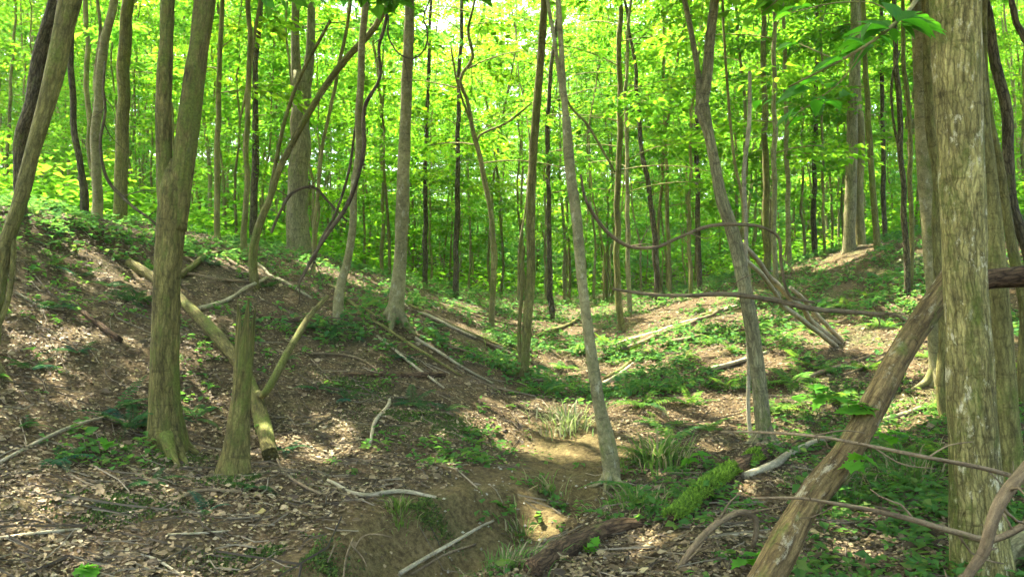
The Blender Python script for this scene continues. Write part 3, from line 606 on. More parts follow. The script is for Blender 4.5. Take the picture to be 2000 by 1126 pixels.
for i, (px, Y, x) in enumerate(spread(95, -100, 2100, 46, 95, 2.4, lambda *a: True)):
    place_tree(FAR[i % 2], 'distant_tree', *lab_for('distant leafy tree', px, Y, (60, 72, 84)), x, Y, rng.uniform(0, 6.28), rng.uniform(.9, 1.35))
for x, y in ((-8.5, 7.5), (-10.5, 11.5), (-7.5, 3), (8.5, 6.5), (9.8, 10.5), (-3.5, -3)):  # maples added past the frame edges to shade the ground
    s = 'left' if x < 0 else 'right'
    place_tree(CAN[int(abs(x)) % 4], 'maple_tree', f'tall maple just outside the {s} edge, added to shade the ground', f'shade maples added outside the {s} edge', x, y, rng.uniform(0, 6.28), 1.0)

# ------------------------------------------------------------------ logs, stump, fallen branches
def px_path(pts, Y=None):
    return np.array([at(x, y, (q[0] if q else Y)) for x, y, wd, *q in pts]), np.array([wd / 2 / FPX * (q[0] if q else Y) for x, y, wd, *q in pts])
def lying_path(pts, sink=.3):
    """a path that lies on the ground: pixel points dropped on the terrain, raised so that nothing is buried deep"""
    H = [hit(x, y) for x, y, wd in pts]; R = np.array([wd / 2 / FPX * h[1] for (x, y, wd), h in zip(pts, H)])
    P = np.array(H); P[:, 2] += R * (1 - sink)
    for _ in range(2):
        for i in range(len(P) - 1):
            q = P[i] + (P[i + 1] - P[i]) * np.linspace(.1, .9, 9)[:, None]; gap = (gz(q[:, 0], q[:, 1]) - q[:, 2]).max()
            if gap > 0: P[i, 2] += gap * .5; P[i + 1, 2] += gap * .5
    return P, R
def simple_thing(name, label, cat, P, R, mat, group=None, **kw):
    b = P[np.argmin(P[:, 2])]; t = thing(name, label, cat, b, group)
    return t, tube_obj('stem' if 'vine' in name else 'wood', P, R, mat, t, **kw)
# leaning log propped against the big pale tree
P, R = px_path([(1455, 1190, 80, 3.62), (1513, 1095, 76, 3.75), (1580, 982, 70, 3.95), (1641, 900, 66, 4.1), (1702, 795, 62, 4.3), (1758, 690, 56, 4.5), (1812, 608, 54, 4.65), (1850, 552, 52, 4.75), (1870, 520, 46, 4.8)])
simple_thing('leaning_log', 'bare weathered log leaning up against the big pale trunk', 'log', P, R * .84, 'wood_bare', seg=36, step=.025, rough=.34, seed=3)
P, R = px_path([(1900, 552, 40, 4.72), (1940, 545, 40, 4.70), (1985, 541, 42, 4.66), (2060, 532, 44, 4.6)])
simple_thing('broken_log', 'short brown broken log lodged behind the big pale trunk', 'log', P, R, 'wood_rot', seg=24, step=.03, rough=.25, seed=4, jag=.03)
# standing stump
P, R = px_path([(455, 945, 64, 5.6), (462, 880, 48, 5.6), (470, 800, 42, 5.6), (475, 750, 36, 5.6), (478, 705, 37, 5.6), (480, 668, 38, 5.6)])
g = g1(P[0][0], P[0][1]); P[0][2] = min(P[0][2], g - .08)
simple_thing('stump', 'tall mossy snapped stump with splintered top on the left bank', 'stump', P, R, 'bark_mossy', seg=40, step=.02, rough=.28, seed=8, flare=.6, flute=.5, jag=.27)
def lying(name, label, pts, mat, cat='log', sink=.3, group=None, **kw):
    P, R = lying_path(pts, sink); return simple_thing(name, label, cat, P, R, mat, group, **kw)
lying('fallen_log', 'long moss-topped log lying downhill behind and past the tall stump', [(250, 520, 18), (320, 565, 21), (385, 625, 23), (425, 668, 24), (462, 712, 24), (493, 770, 26), (513, 835, 28), (527, 900, 29)], 'bark_mossy', seg=26, step=.025, rough=.36, seed=12, jag=.03)
P, R = px_path([(500, 785, 12, 6.9), (518, 762, 14, 6.85), (550, 710, 14, 7.0), (583, 655, 13, 7.3), (600, 625, 11, 7.5), (641, 578, 8, 7.9)]); P[0] = hit(500, 785, .08)
simple_thing('fallen_branch', 'crooked branch rising from the moss-topped log right of the stump', 'branch', P, R, 'bark_olive', seg=10, step=.04, rough=.2, wob=.015, seed=10)
lying('fallen_log', 'dark rotten log at the bottom edge below the mossy log', [(1040, 1124, 46), (1100, 1085, 45), (1160, 1056, 42), (1215, 1035, 34), (1250, 1030, 20)], 'wood_rot', sink=.5, seg=26, step=.03, rough=.35, seed=13, jag=.05)
t, lg = lying('mossy_log', 'log thickly grown with bright green moss on the right bank', [(1310, 1026, 26), (1345, 1002, 32), (1385, 968, 38), (1420, 940, 33), (1455, 917, 31), (1500, 893, 20)], 'wood_rot', sink=.3, seg=26, step=.025, rough=.4, seed=14)
lying('fallen_log', 'small grey log end at the lower right corner', [(1905, 1135, 40), (1950, 1118, 52), (2010, 1090, 60), (2060, 1070, 60)], 'bark_grey', sink=.2, seg=22, step=.03, rough=.2, seed=15)
lying('fallen_log', 'short black log lying on the far left slope', [(135, 598, 10), (180, 632, 13), (235, 670, 14)], 'wood_rot', seg=10, step=.06, rough=.3, seed=16)
lying('fallen_log', 'thin dark log lying level across the left bank at mid height', [(672, 737, 10), (764, 738, 12), (868, 735, 10)], 'wood_rot', seg=10, step=.06, rough=.3, seed=17)
lying('fallen_log', 'dark log behind the snapped branch on the left slope', [(505, 620, 10), (560, 630, 9), (640, 632, 8)], 'wood_rot', seg=8, step=.08, rough=.2, seed=18)
lying('fallen_branch', 'grey branch lying uphill from the mossy log beside the crooked tree', [(1455, 935, 16), (1500, 918, 17), (1550, 888, 15), (1600, 868, 12), (1640, 855, 8)], 'stick_pale', cat='branch', seg=10, step=.05, rough=.2, seed=19)
# moss fuzz on the mossy log
def fuzz(V, Nn, n, ln):
    k = rng.integers(0, len(V), n); C = V[k] + rng.normal(0, .008, (n, 3)); d = unit(Nn[k] + rng.normal(0, .45, (n, 3)) + [0, 0, .35])
    return leaves_mesh_arrays(C, d, np.cross(d, rng.normal(0, 1, (n, 3))), ln * rng.uniform(.5, 1.4, n), wr=.22, fold=.3)
def vnormals(me):
    a = np.empty(len(me.vertices) * 3, np.float32); me.vertices.foreach_get('normal', a) if False else me.vertex_normals.foreach_get('vector', a); return a.reshape(-1, 3)
Vl = np.empty(len(lg.data.vertices) * 3, np.float32); lg.data.vertices.foreach_get('co', Vl); Vl = Vl.reshape(-1, 3); Nl = vnormals(lg.data)
up = (Nl[:, 2] > .2) & (noise(Vl * 5.5, 77) + .35 * noise(Vl * 16, 78) > -.22); V, F = fuzz(Vl[up], Nl[up], 8000, .024)
o = link('moss', mesh('moss', V, [F], 'moss', smooth=False), t); o['kind'] = 'stuff'

# branches and sticks lying on the slopes, (label, pixels, material)
STICKS = [
 ('pale forked-looking branch lying right of the twin maple', [(390, 607, 8), (430, 595, 9), (478, 567, 8), (520, 546, 6)], 'stick_pale'),
 ('mossy curved branch emerging behind the twin maple', [(352, 545, 14), (380, 522, 12), (402, 502, 10), (432, 496, 8)], 'bark_mossy'),
 ('white bent stick standing out on the brown slope below the tall smooth trunk', [(725, 868, 7), (735, 825, 8), (754, 800, 8), (761, 783, 6)], 'stick_pale'),
 ('branch lying along the top of the clay bank', [(640, 945, 6), (719, 974, 10), (780, 966, 10), (850, 983, 6)], 'stick_pale'),
 ('long thin stick slanting up to the twin maple foot', [(0, 912, 7), (111, 856, 7), (208, 816, 5)], 'stick_pale'),
 ('long straight stick along the lower left edge', [(-10, 1055, 6), (110, 1049, 7), (210, 1036, 5)], 'stick_pale'),
 ('bent stick at the bottom left near the green leaf', [(205, 1080, 6), (290, 1095, 6), (355, 1124, 5)], 'stick_pale'),
 ('short level stick left of the clay bank', [(330, 1054, 5), (390, 1050, 5), (450, 1042, 4)], 'stick_pale'),
 ('long stick lying in the gully pointing at the bottom edge', [(780, 1130, 10), (869, 1079, 9), (920, 1052, 7), (966, 1026, 5)], 'stick_pale'),
 ('thinner stick beside the long gully stick', [(800, 1126, 6), (880, 1085, 5), (930, 1070, 4)], 'stick_brown'),
 ('thin stick crossing behind the twin maple', [(30, 575, 5), (80, 600, 5), (125, 610, 4)], 'stick_pale'),
 ('dark stick below the short level stick on the left', [(330, 985, 7), (385, 965, 8), (470, 965, 6)], 'stick_brown'),
 ('stick lying below the tall smooth trunk foot', [(600, 690, 5), (690, 700, 5), (760, 745, 4)], 'stick_brown'),
 ('curved stick lying at the foot of the snapped trunk', [(540, 905, 6), (570, 940, 6), (640, 975, 5)], 'stick_brown'),
 ('sunlit stick on the slope right of the leaning log', [(1725, 825, 10), (1770, 812, 10), (1812, 796, 9)], 'stick_pale'),
 ('stick behind the leaning log halfway up', [(1640, 735, 6), (1690, 720, 6), (1735, 695, 5)], 'stick_brown'),
 ('thin stick in front of the arching root', [(1385, 1010, 6), (1420, 1000, 6), (1480, 1018, 5)], 'stick_pale'),
 ('fine stick lying at the foot of the leaning log', [(1390, 1052, 7), (1450, 1046, 8), (1510, 1050, 6)], 'stick_pale'),
]
for k, (lab, pts, m) in enumerate(STICKS):
    lying('fallen_branch', lab, pts, m, cat='branch', sink=.1, seg=7, step=.05, rough=.2, wob=.012, seed=60 + k)
for k, (lab, pts) in enumerate([('exposed rootlet curling over the clay bank', [(690, 1075, 4, 4.45), (705, 1050, 4, 4.5), (735, 1042, 4, 4.6), (765, 1048, 3, 4.65)]), ('straight root dangling from the clay bank', [(655, 1060, 4, 4.4), (640, 1095, 4, 4.3), (620, 1130, 4, 4.15)]),
        ('root leaning right in the clay bank hollow', [(690, 1050, 5, 4.5), (678, 1080, 5, 4.4), (670, 1130, 5, 4.2)]), ('thin root crossing under the bank lip', [(685, 1062, 3, 4.45), (710, 1090, 3, 4.4), (716, 1105, 3, 4.35)]),
        ('low root at the very bottom of the clay bank', [(580, 1128, 5, 4.1), (578, 1100, 5, 4.2), (590, 1090, 4, 4.25)]), ('forked rootlet below the bank lip', [(600, 1085, 3, 4.3), (622, 1115, 3, 4.2), (628, 1140, 3, 4.1)])]):
    P, Rr = px_path(pts); simple_thing('exposed_root', lab, 'root', P, Rr * .8, 'stick_brown', seg=6, step=.03, rough=.2, seed=200 + k)
tw_ = TREE_OBJ[0]
for k, pts in enumerate([[(335, 840, 30, 5.95), (352, 868, 22, 5.85), (366, 892, 12, 5.75)], [(325, 850, 30, 5.9), (338, 885, 20, 5.75), (350, 905, 10, 5.65)], [(310, 840, 28, 5.95), (294, 862, 18, 5.85), (280, 880, 8, 5.8)], [(340, 830, 26, 6.05), (370, 848, 18, 6.05), (392, 858, 8, 6.05)]]):
    P, Rr = px_path(pts); P[1][2] = g1(P[1][0], P[1][1]) + Rr[1] * .4; P[2][2] = g1(P[2][0], P[2][1]) - .01; tube_obj('root', P, Rr, 'bark_mossy', tw_, seg=12, step=.03, rough=.25, seed=220 + k)
# poles slid down both slopes: each one a pole of its own
POLES_L = [((770, 588), (1000, 690)), ((790, 640), (985, 720)), ((800, 600), (1040, 700)), ((815, 665), (960, 750)), ((830, 610), (1055, 718)), ((700, 615), (900, 735)), ((740, 660), (870, 760)), ((860, 595), (1010, 640)), ((880, 640), (1012, 690)), ((500, 515), (610, 585)), ((430, 500), (540, 560)), ((640, 560), (760, 640)), ((905, 615), (1000, 665)), ((360, 540), (520, 552))]
for k, ((x0, y0), (x1, y1)) in enumerate(POLES_L):
    lying('fallen_pole', near_lab('thin dead pole on the left bank', x0, y0), [(x0, y0, 6), ((x0 + x1) / 2, (y0 + y1) / 2 + 4, 6), (x1, y1, 4)], ['stick_pale', 'stick_brown', 'bark_olive'][k % 3], cat='branch', sink=.05, group='poles on the left bank', seg=6, step=.15, wob=.03, seed=90 + k)
POLES_R = [((1215, 690), (1450, 592)), ((1205, 680), (1440, 600)), ((1225, 668), (1400, 612)), ((1300, 675), (1420, 640)), ((1170, 760), (1250, 700)), ((1185, 745), (1240, 705)), ((1500, 640), (1600, 590)), ((1380, 730), (1500, 690)), ((1050, 660), (1130, 628)), ((1560, 745), (1700, 700))]
for k, ((x0, y0), (x1, y1)) in enumerate(POLES_R):
    lying('fallen_pole', near_lab('dead pole on the right bank', x1, y1), [(x0, y0, 9), ((x0 + x1) / 2, (y0 + y1) / 2 + 3, 8), (x1, y1, 6)], ['stick_brown', 'stick_pale', 'bark_olive'][k % 3], cat='branch', sink=.05, group='poles on the right bank', seg=6, step=.15, wob=.03, seed=120 + k)
# pale dead stems propped against the crooked tree
for k, (lab, pts) in enumerate([('upper pale dead stem propped on the crooked forked tree', [(1456, 478, 10, 7.6), (1500, 535, 11, 8.3), (1575, 612, 11, 9.6), (1645, 674, 12, 10.6)]),
                                ('lower pale dead stem propped on the crooked forked tree', [(1462, 505, 9, 7.7), (1520, 580, 10, 8.5), (1590, 640, 10, 9.6), (1636, 684, 11, 10.3)]),
                                ('short pale dead stem crossing the propped ones', [(1545, 560, 8, 9.2), (1590, 606, 9, 9.8), (1640, 664, 9, 10.5)])]):
    P, R = px_path(pts); simple_thing('propped_pole', lab, 'branch', P, R, 'stick_pale', seg=8, step=.1, wob=.03, seed=140 + k)

# ------------------------------------------------------------------ vines and branches in the air
VINES = [
 ('vine', 'dark vine looping down beside the pale slim trunk on the left crest', 10.6, [(203, 120, 4), (203, 175, 5), (208, 215, 6), (198, 290, 6), (215, 360, 6), (250, 395, 6), (300, 432, 5), (330, 470, 4)], 'vine_bark'),
 ('vine', 'thick black vine twisting down off the slim trunk left of centre', 9.6, [(757, 0, 5), (750, 60, 7), (742, 85, 7), (741, 150, 7), (716, 210, 8), (712, 300, 9), (690, 380, 8), (645, 450, 8), (615, 500, 8), (600, 525, 7), (585, 552, 6)], 'vine_bark'),
 ('vine', 'slimmer vine hanging left of the black twisting vine', 10.2, [(700, 190, 4), (690, 260, 5), (680, 325, 5), (655, 415, 5), (622, 475, 5), (612, 515, 5)], 'vine_bark'),
 ('vine', 'thin vine looped around the tall smooth trunk', 9.85, [(760, 30, 3), (761, 80, 3), (780, 108, 4), (805, 115, 4), (828, 95, 4), (834, 62, 3), (828, 38, 3), (840, 0, 3)], 'vine_bark'),
 ('arching_branch', 'thin dead branch arching in front of the broad grey trunk', 11.5, [(530, 455, 5), (545, 418, 6), (572, 376, 6), (615, 366, 6), (640, 393, 5), (676, 432, 4)], 'vine_bark'),
 ('vine', 'thin brown vine hanging from the pale leaning sapling', 6.3, [(1098, 175, 4), (1115, 210, 5), (1145, 240, 5), (1180, 300, 5), (1200, 338, 3)], 'bark_olive'),
 ('vine', 'long brown vine sagging from the leaning sapling to the crooked tree', 7.0, [(1134, 340, 5, 6.2), (1140, 378, 6, 6.25), (1158, 418, 7, 6.4), (1190, 456, 7, 6.5), (1230, 480, 7, 6.6), (1280, 482, 7, 6.7), (1330, 461, 7, 6.8), (1380, 443, 7, 6.9), (1445, 439, 7, 6.95), (1495, 446, 6, 7.1), (1520, 463, 6, 7.2), (1526, 515, 6, 7.3), (1541, 572, 6, 7.4), (1590, 590, 5, 7.6)], 'stick_brown'),
 ('dead_branch', 'long brown dead branch hanging level in front of the crooked tree', 6.5, [(1198, 563, 5), (1258, 572, 7), (1341, 576, 8), (1425, 575, 9), (1500, 586, 9), (1591, 603, 10), (1647, 607, 9), (1708, 611, 8), (1740, 612, 6), (1772, 626, 4)], 'stick_brown'),
 ('fallen_branch', 'thin bare branch crossing in front of the leaning log, upper one', 3.3, [(1405, 842, 3, 3.5), (1480, 843, 5, 3.45), (1591, 850, 6), (1702, 870, 7), (1814, 892, 8), (1925, 914, 9), (2030, 944, 9)], 'stick_brown'),
 ('fallen_branch', 'thin bare branch crossing in front of the leaning log, lower one', 3.1, [(1470, 973, 4), (1563, 973, 6), (1630, 984, 8), (1702, 997, 9), (1786, 1017, 10), (1869, 1040, 11), (1941, 1054, 12), (1985, 1035, 13), (2040, 990, 13)], 'stick_brown'),
 ('vine', 'thick twisted vine at the lower right corner', 2.9, [(2040, 870, 24), (1997, 920, 22), (1955, 975, 22), (1932, 1035, 20), (1924, 1070, 20), (1892, 1120, 18), (1850, 1190, 16)], 'stick_brown'),
 ('arching_root', 'bare branch arching up from the ground near the mossy log', 4.3, [(1310, 1135, 14), (1328, 1112, 14), (1358, 1065, 14), (1403, 1017, 13), (1450, 998, 13), (1473, 1005, 12), (1478, 1030, 11), (1472, 1070, 9)], 'stick_brown'),
]
TWIGS = {7: [[(1705, 611, 4), (1718, 628, 3), (1716, 640, 2)], [(1536, 592, 4), (1500, 575, 3), (1470, 566, 2)], [(1425, 575, 3), (1440, 550, 2), (1470, 535, 2)]], 9: [[(1980, 1040, 6), (1958, 1000, 4), (1944, 985, 2)], [(1786, 1017, 5), (1760, 985, 4), (1725, 972, 3), (1700, 955, 2)], [(1869, 1040, 5), (1905, 1085, 4), (1960, 1100, 3)], [(1630, 984, 4), (1600, 1005, 3), (1560, 1012, 2)]], 8: [[(1591, 850, 4), (1650, 840, 3), (1690, 845, 2)], [(1702, 870, 4), (1760, 905, 3), (1830, 915, 2)], [(1814, 892, 4), (1850, 870, 3), (1900, 862, 2)], [(1925, 914, 4), (1960, 950, 3), (1975, 985, 2)]], 11: [[(1403, 1017, 5), (1430, 975, 4), (1450, 960, 2)]], 10: [[(1953, 978, 8), (1975, 1010, 6), (2010, 1025, 4)]], 6: [[(1330, 461, 3), (1345, 478, 2), (1350, 500, 2)]]}
for k, (nm, lab, Y, pts, m) in enumerate(VINES):
    P, R = px_path(pts, Y); t, _ = simple_thing(nm, lab, 'vine' if nm == 'vine' else 'branch', P, R, m, seg=9, step=.04, rough=.22, wob=.011 * Y / 5, seed=160 + k)
    for _ in range(5):
        i_ = rng.integers(1, len(P) - 1); q0 = P[i_] + (P[i_ + 1] - P[i_]) * rng.random() if i_ + 1 < len(P) else P[i_]; ln_ = rng.uniform(.02, .055) * Y; dd = unit(rng.normal(0, 1, 3) * [1, .5, 1] + unit(P[i_] - P[i_ - 1]) * .8)
        tube_obj('twig', np.array([q0, q0 + dd * ln_ * .5 + rng.normal(0, .08, 3) * ln_, q0 + dd * ln_]), np.array([.45, .3, .12]) * R[i_], m, t, seg=5, step=.03, seed=k)
    for tw in TWIGS.get(k, []):
        P, R = px_path(tw, Y); tube_obj('twig', P, R, m, t, seg=6, step=.04, seed=k)

# ------------------------------------------------------------------ the near bough of big leaves (upper right), part of the big pale tree
big = [t for t in TREE_OBJ if t['label'].startswith('big pale')][0]; bo = np.array(big.location)
def big_leaf(n=11):
    """an oval pointed leaf blade, cupped along its midrib"""
    s = np.linspace(0, 1, n); hw = .24 * np.sin(math.pi * s ** .85) * (1.15 - .35 * s) + .003; V = []
    for a, h in zip(s, hw): z = -.22 * a * a; V += [(a, -h, z + h * .45), (a, 0, z), (a, h, z + h * .45)]
    i = np.arange(n - 1) * 3; F = np.concatenate([np.stack([i, i + 1, i + 4, i + 3], 1), np.stack([i + 1, i + 2, i + 5, i + 4], 1)])
    return mesh('leaf', V, [F], 'leaf_near')
LEAF = big_leaf()
P, R = px_path([(1890, -260, 16, 3.95), (1850, -120, 14, 3.4), (1800, -20, 10, 2.9), (1755, 40, 8, 2.6), (1690, 90, 6, 2.5), (1600, 140, 4, 2.5), (1540, 170, 3, 2.55)])
bough = tube_obj('bough', P, R, 'bark_thin', big, seg=8, step=.05, rough=.1)
NEAR = [(1770, 45, 1865, 40, .075), (1760, 50, 1840, 62, .07), (1765, 40, 1830, 15, .07), (1755, 45, 1745, 5, .06), (1740, 55, 1660, 75, .08), (1700, 85, 1610, 118, .08), (1735, 60, 1695, 30, .07), (1690, 90, 1640, 60, .07), (1650, 115, 1585, 128, .07), (1760, 50, 1800, 75, .06), (1720, 70, 1760, 95, .06),
        (1545, 25, 1500, 40, .05), (1548, 22, 1580, 5, .05), (1555, 85, 1520, 95, .05), (1590, 155, 1555, 165, .045), (1575, 160, 1530, 185, .05), (1605, 165, 1625, 155, .04), (1600, 192, 1580, 190, .05), (1600, 195, 1590, 222, .05), (1615, 195, 1655, 208, .05), (1560, 220, 1500, 245, .06), (1545, 225, 1560, 245, .05), (1640, 190, 1660, 175, .04), (1510, 195, 1480, 205, .05)]
NEAR += [(a + rng.normal(0, 14), b + rng.normal(0, 9), c + rng.normal(0, 22), d + rng.normal(0, 12), e) for a, b, c, d, e in NEAR[:11] * 2 + NEAR[11:]]
for x0, y0, x1, y1, w_ in NEAR:
    Y = 2.5 + rng.uniform(-.08, .12); a = at(x0, y0, Y); b = at(x1, y1, Y + rng.uniform(-.05, .12)); d = b - a; L = np.linalg.norm(d); d = d / L
    n = unit(np.array([rng.normal(0, .25), -.35 + rng.normal(0, .2), 1.0])); y = unit(np.cross(n, d)); n = np.cross(d, y)
    o = link('leaf', LEAF, bough); M = Matrix(((d[0], y[0], n[0]), (d[1], y[1], n[1]), (d[2], y[2], n[2]))).to_4x4() @ Matrix.Diagonal((L * .82, L * .74, L * .82, 1)); M.translation = Vector(a - bo); o.matrix_local = M
for pts in ([(1755, 40, 4, 2.6), (1720, 10, 3, 2.6), (1640, 5, 3, 2.62), (1545, 25, 2, 2.6)], [(1690, 90, 3, 2.5), (1650, 150, 3, 2.55), (1600, 193, 2, 2.55), (1555, 222, 2, 2.55)], [(1640, 120, 3, 2.52), (1560, 85, 2, 2.58)]):
    P, R = px_path(pts); tw = tube_obj('twig', P, R, 'bark_thin', big, seg=5, step=.05); tw.parent = bough

# ------------------------------------------------------------------ small plants
def frond_mesh(n, width, droop, seed, mat_='leaf_fern'):
    rg = np.random.default_rng(seed); C, D, N_, S = [], [], [], []
    f = lambda s: np.array([s, 0, .55 * s - droop * s * s])
    for k in range(n):
        s = .14 + .84 * k / (n - 1); p = f(s); wd = width * math.sin(math.pi * min(1, (.2 + .8 * s))) ** .6 * (1.12 - .55 * s) + .015
        for sg in (-1, 1): C.append(p); D.append((.35, sg, -.12 + rg.normal(0, .06))); N_.append((0, rg.normal(0, .1), 1)); S.append(wd * rg.uniform(.9, 1.1))
    V, F = leaves_mesh_arrays(np.array(C), np.array(D, float), np.array(N_, float), np.array(S), wr=.17, fold=.2)
    P = np.array([f(s) for s in np.linspace(0, 1, 5)]); tv, tf, b = tube(P, np.linspace(.011, .004, 5), seg=3, step=.25, ends=(False, False))
    return mesh('frond', np.r_[V, tv], [F, tf[0] + len(V)], mat_, smooth=False)
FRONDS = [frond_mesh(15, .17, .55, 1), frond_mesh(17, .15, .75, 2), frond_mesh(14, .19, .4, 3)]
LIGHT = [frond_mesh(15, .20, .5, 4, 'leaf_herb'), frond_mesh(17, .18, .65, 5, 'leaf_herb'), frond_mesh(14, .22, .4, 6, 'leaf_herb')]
def fern(px, py, size, label, group=None, nf=9):
    p = hit(px, py); t = thing('fern', label, 'fern', p - [0, 0, .01], group)
    for k in range(nf):
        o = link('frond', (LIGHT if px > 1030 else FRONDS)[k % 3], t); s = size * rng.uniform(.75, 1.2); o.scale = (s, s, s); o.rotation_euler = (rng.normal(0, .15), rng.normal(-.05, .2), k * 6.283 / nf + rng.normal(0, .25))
FERNS = [(255, 835, .46, 'large dark fern at the foot of the twin maple', 13), (228, 800, .34, 'fern just uphill of the large one by the twin maple', 9), (110, 600, .36, 'fern on the upper left slope above the black log', 9), (62, 720, .3, 'fern low on the far left slope', 8), (265, 590, .45, 'bushy fern left of the twin maple at mid height', 12),
         (640, 650, .42, 'fern hanging over the snapped branch tip', 11), (600, 640, .3, 'small fern beside the snapped branch tip', 7), (560, 880, .2, 'small fern right of the broken lichen-spotted trunk', 8), (405, 995, .2, 'little fern below the tall stump', 7), (500, 955, .2, 'flat fern at the foot of the tall stump', 8),
         (40, 835, .24, 'small fern near the left edge', 7), (805, 790, .40, 'spreading fern at the top of the white bent stick', 11), (790, 700, .32, 'fern in front of the tall smooth trunk', 8), (910, 850, .26, 'grey-green fern right of the moss patch', 9), (1270, 900, .42, 'drooping fern right of the leaning sapling', 13), (1550, 750, .5, 'broad fern behind the leaning log', 12), (1600, 1000, .22, 'small fern under the leaning log', 8)]
for px, py, s, lab, nf in FERNS: fern(px, py, s, lab, None, nf)
for px, py in [(100, 520), (160, 540), (90, 480), (215, 560), (420, 520), (520, 560), (660, 590), (700, 660), (560, 700), (620, 760), (680, 780), (850, 640), (330, 500), (480, 640), (740, 560), (870, 800), (150, 690), (380, 820), (300, 940), (110, 900)]:
    fern(px, py, rng.uniform(.2, .36), near_lab('small dark fern on the left bank', px, py), 'small ferns on the left bank', 7)
for px, py in [(1100, 720), (1130, 690), (1060, 770), (1340, 700), (1390, 660), (1440, 690), (1300, 760), (1350, 790), (1260, 790), (1560, 700), (1600, 720), (1620, 780), (1700, 580), (1650, 600), (1750, 540), (1820, 700), (1760, 900), (1850, 900), (1250, 960), (1990, 620), (1480, 650), (1310, 860), (1730, 640), (1990, 720), (1800, 960), (1180, 670), (1230, 690), (1420, 760), (1530, 660), (1580, 640), (1690, 720), (1520, 800), (1660, 790), (1380, 840), (1290, 830)]:
    fern(px, py, rng.uniform(.28, .46), near_lab('green fern among herbs', px, py), 'ferns on the right bank', 8)

def lobed_leaf():
    pts = [(0, 0), (.05, .30), (.02, .52), (.28, .36), (.40, .58), (.55, .30), (.72, .34), (.74, .16), (1.05, 0)]
    up_ = [(x, y) for x, y in pts]; lo = [(x, -y) for x, y in pts[1:-1]][::-1]; ring = up_ + lo
    V = [(.35, 0, .0)] + [(x, y, -.12 * x * x + .10 * abs(y)) for x, y in ring]; n = len(ring)
    F = np.array([(0, 1 + i, 1 + (i + 1) % n) for i in range(n)])
    return mesh('leaf', V, [F], 'leaf_seedling')
LOBED = lobed_leaf()
def seedling(label, base, top_pts, size):
    t = thing('maple_seedling', label, 'seedling', base)
    for q in top_pts:
        q = np.array(q); P = np.array([base - [0, 0, .03], base * .6 + q * .4 + rng.normal(0, .02, 3), q]); tube_obj('stem', P, np.array([.004, .003, .002]), 'bark_thin', t, seg=5, step=.08)
        for k in range(3 if len(top_pts) > 1 else 4):
            o = link('leaf', LOBED, t); s = size * rng.uniform(.7, 1.2); o.scale = (s, s, s); o.location = q - np.array(t.location); o.rotation_euler = (rng.normal(0, .3), rng.normal(.15, .25), rng.uniform(0, 6.28))
for lab, (bx, by), tops, Y, sz in [('bright maple seedling with lobed leaves left of the leaning log', (1600, 860), [(1560, 775), (1590, 760), (1610, 775)], 5.4, .13),
                                   ('maple seedling spreading leaves in front of the leaning log', (1720, 930), [(1690, 795), (1665, 805), (1655, 785)], 4.2, .11),
                                   ('low maple seedling at the middle of the leaning log', (1700, 950), [(1668, 903), (1685, 890)], 3.9, .085),
                                   ('maple seedling right behind the leaning log', (1760, 900), [(1735, 850), (1750, 845)], 5.0, .11),
                                   ('tiny seedling growing on the dark rotten log', (1155, 1075), [(1160, 1062), (1150, 1070)], 4.65, .075),
                                   ('broad-leaved seedling at the bottom left edge', (165, 1126), [(160, 1108), (175, 1112)], 4.0, .10),
                                   ('pale-leaved seedling on the mossy log top', (1370, 900), [(1365, 885), (1345, 895)], 6.3, .10),
                                   ('small seedling below the leaning log foot', (1470, 1095), [(1470, 1085), (1455, 1092)], 4.1, .10),
                                   ('single-leaf seedling by the twin maple fern', (210, 880), [(212, 862)], 5.4, .08)]:
    b = hit(bx, by); seedling(lab, b, [at(x, y, Y) for x, y in tops], sz)

def tuft(label, px, py, n, L, spread_, mat, name='grass_tuft'):
    p = hit(px, py); az = rng.uniform(0, 6.28, n); r = np.abs(rng.normal(0, spread_ * 1.25, n)); x = p[0] + r * np.cos(az); y = p[1] + r * np.sin(az); B = np.stack([x, y, gz(x, y) - .01], 1)
    ln = L * .78 * rng.uniform(.25, 1.15, n); out = np.stack([np.cos(az + rng.normal(0, .6, n)), np.sin(az + rng.normal(0, .6, n)), np.zeros(n)], 1); lean = rng.uniform(.25, 1.15, n)[:, None]
    V, F, side = [], [], np.stack([-out[:, 1], out[:, 0], 0 * az], 1); wd = (.0035 + .01 * L) * rng.uniform(.6, 1.2, n)
    for s, k in ((0, 1.0), (.35, .9), (.7, .65), (1, .05)):
        c = B + (np.array([0, 0, 1]) * s * (1 - .55 * lean * s * s) + out * lean * s * s * .9) * ln[:, None]
        V += [c - side * (wd * k)[:, None], c + side * (wd * k)[:, None]]
    V = np.stack(V, 1).reshape(-1, 3); i = np.arange(n)[:, None] * 8
    F = np.concatenate([np.concatenate([i + j, i + j + 1, i + j + 3, i + j + 2], 1) for j in (0, 2, 4)])
    t = tag(link(name, mesh(name, V - p, [F], mat, smooth=False), None, p), label, 'grass'); return t
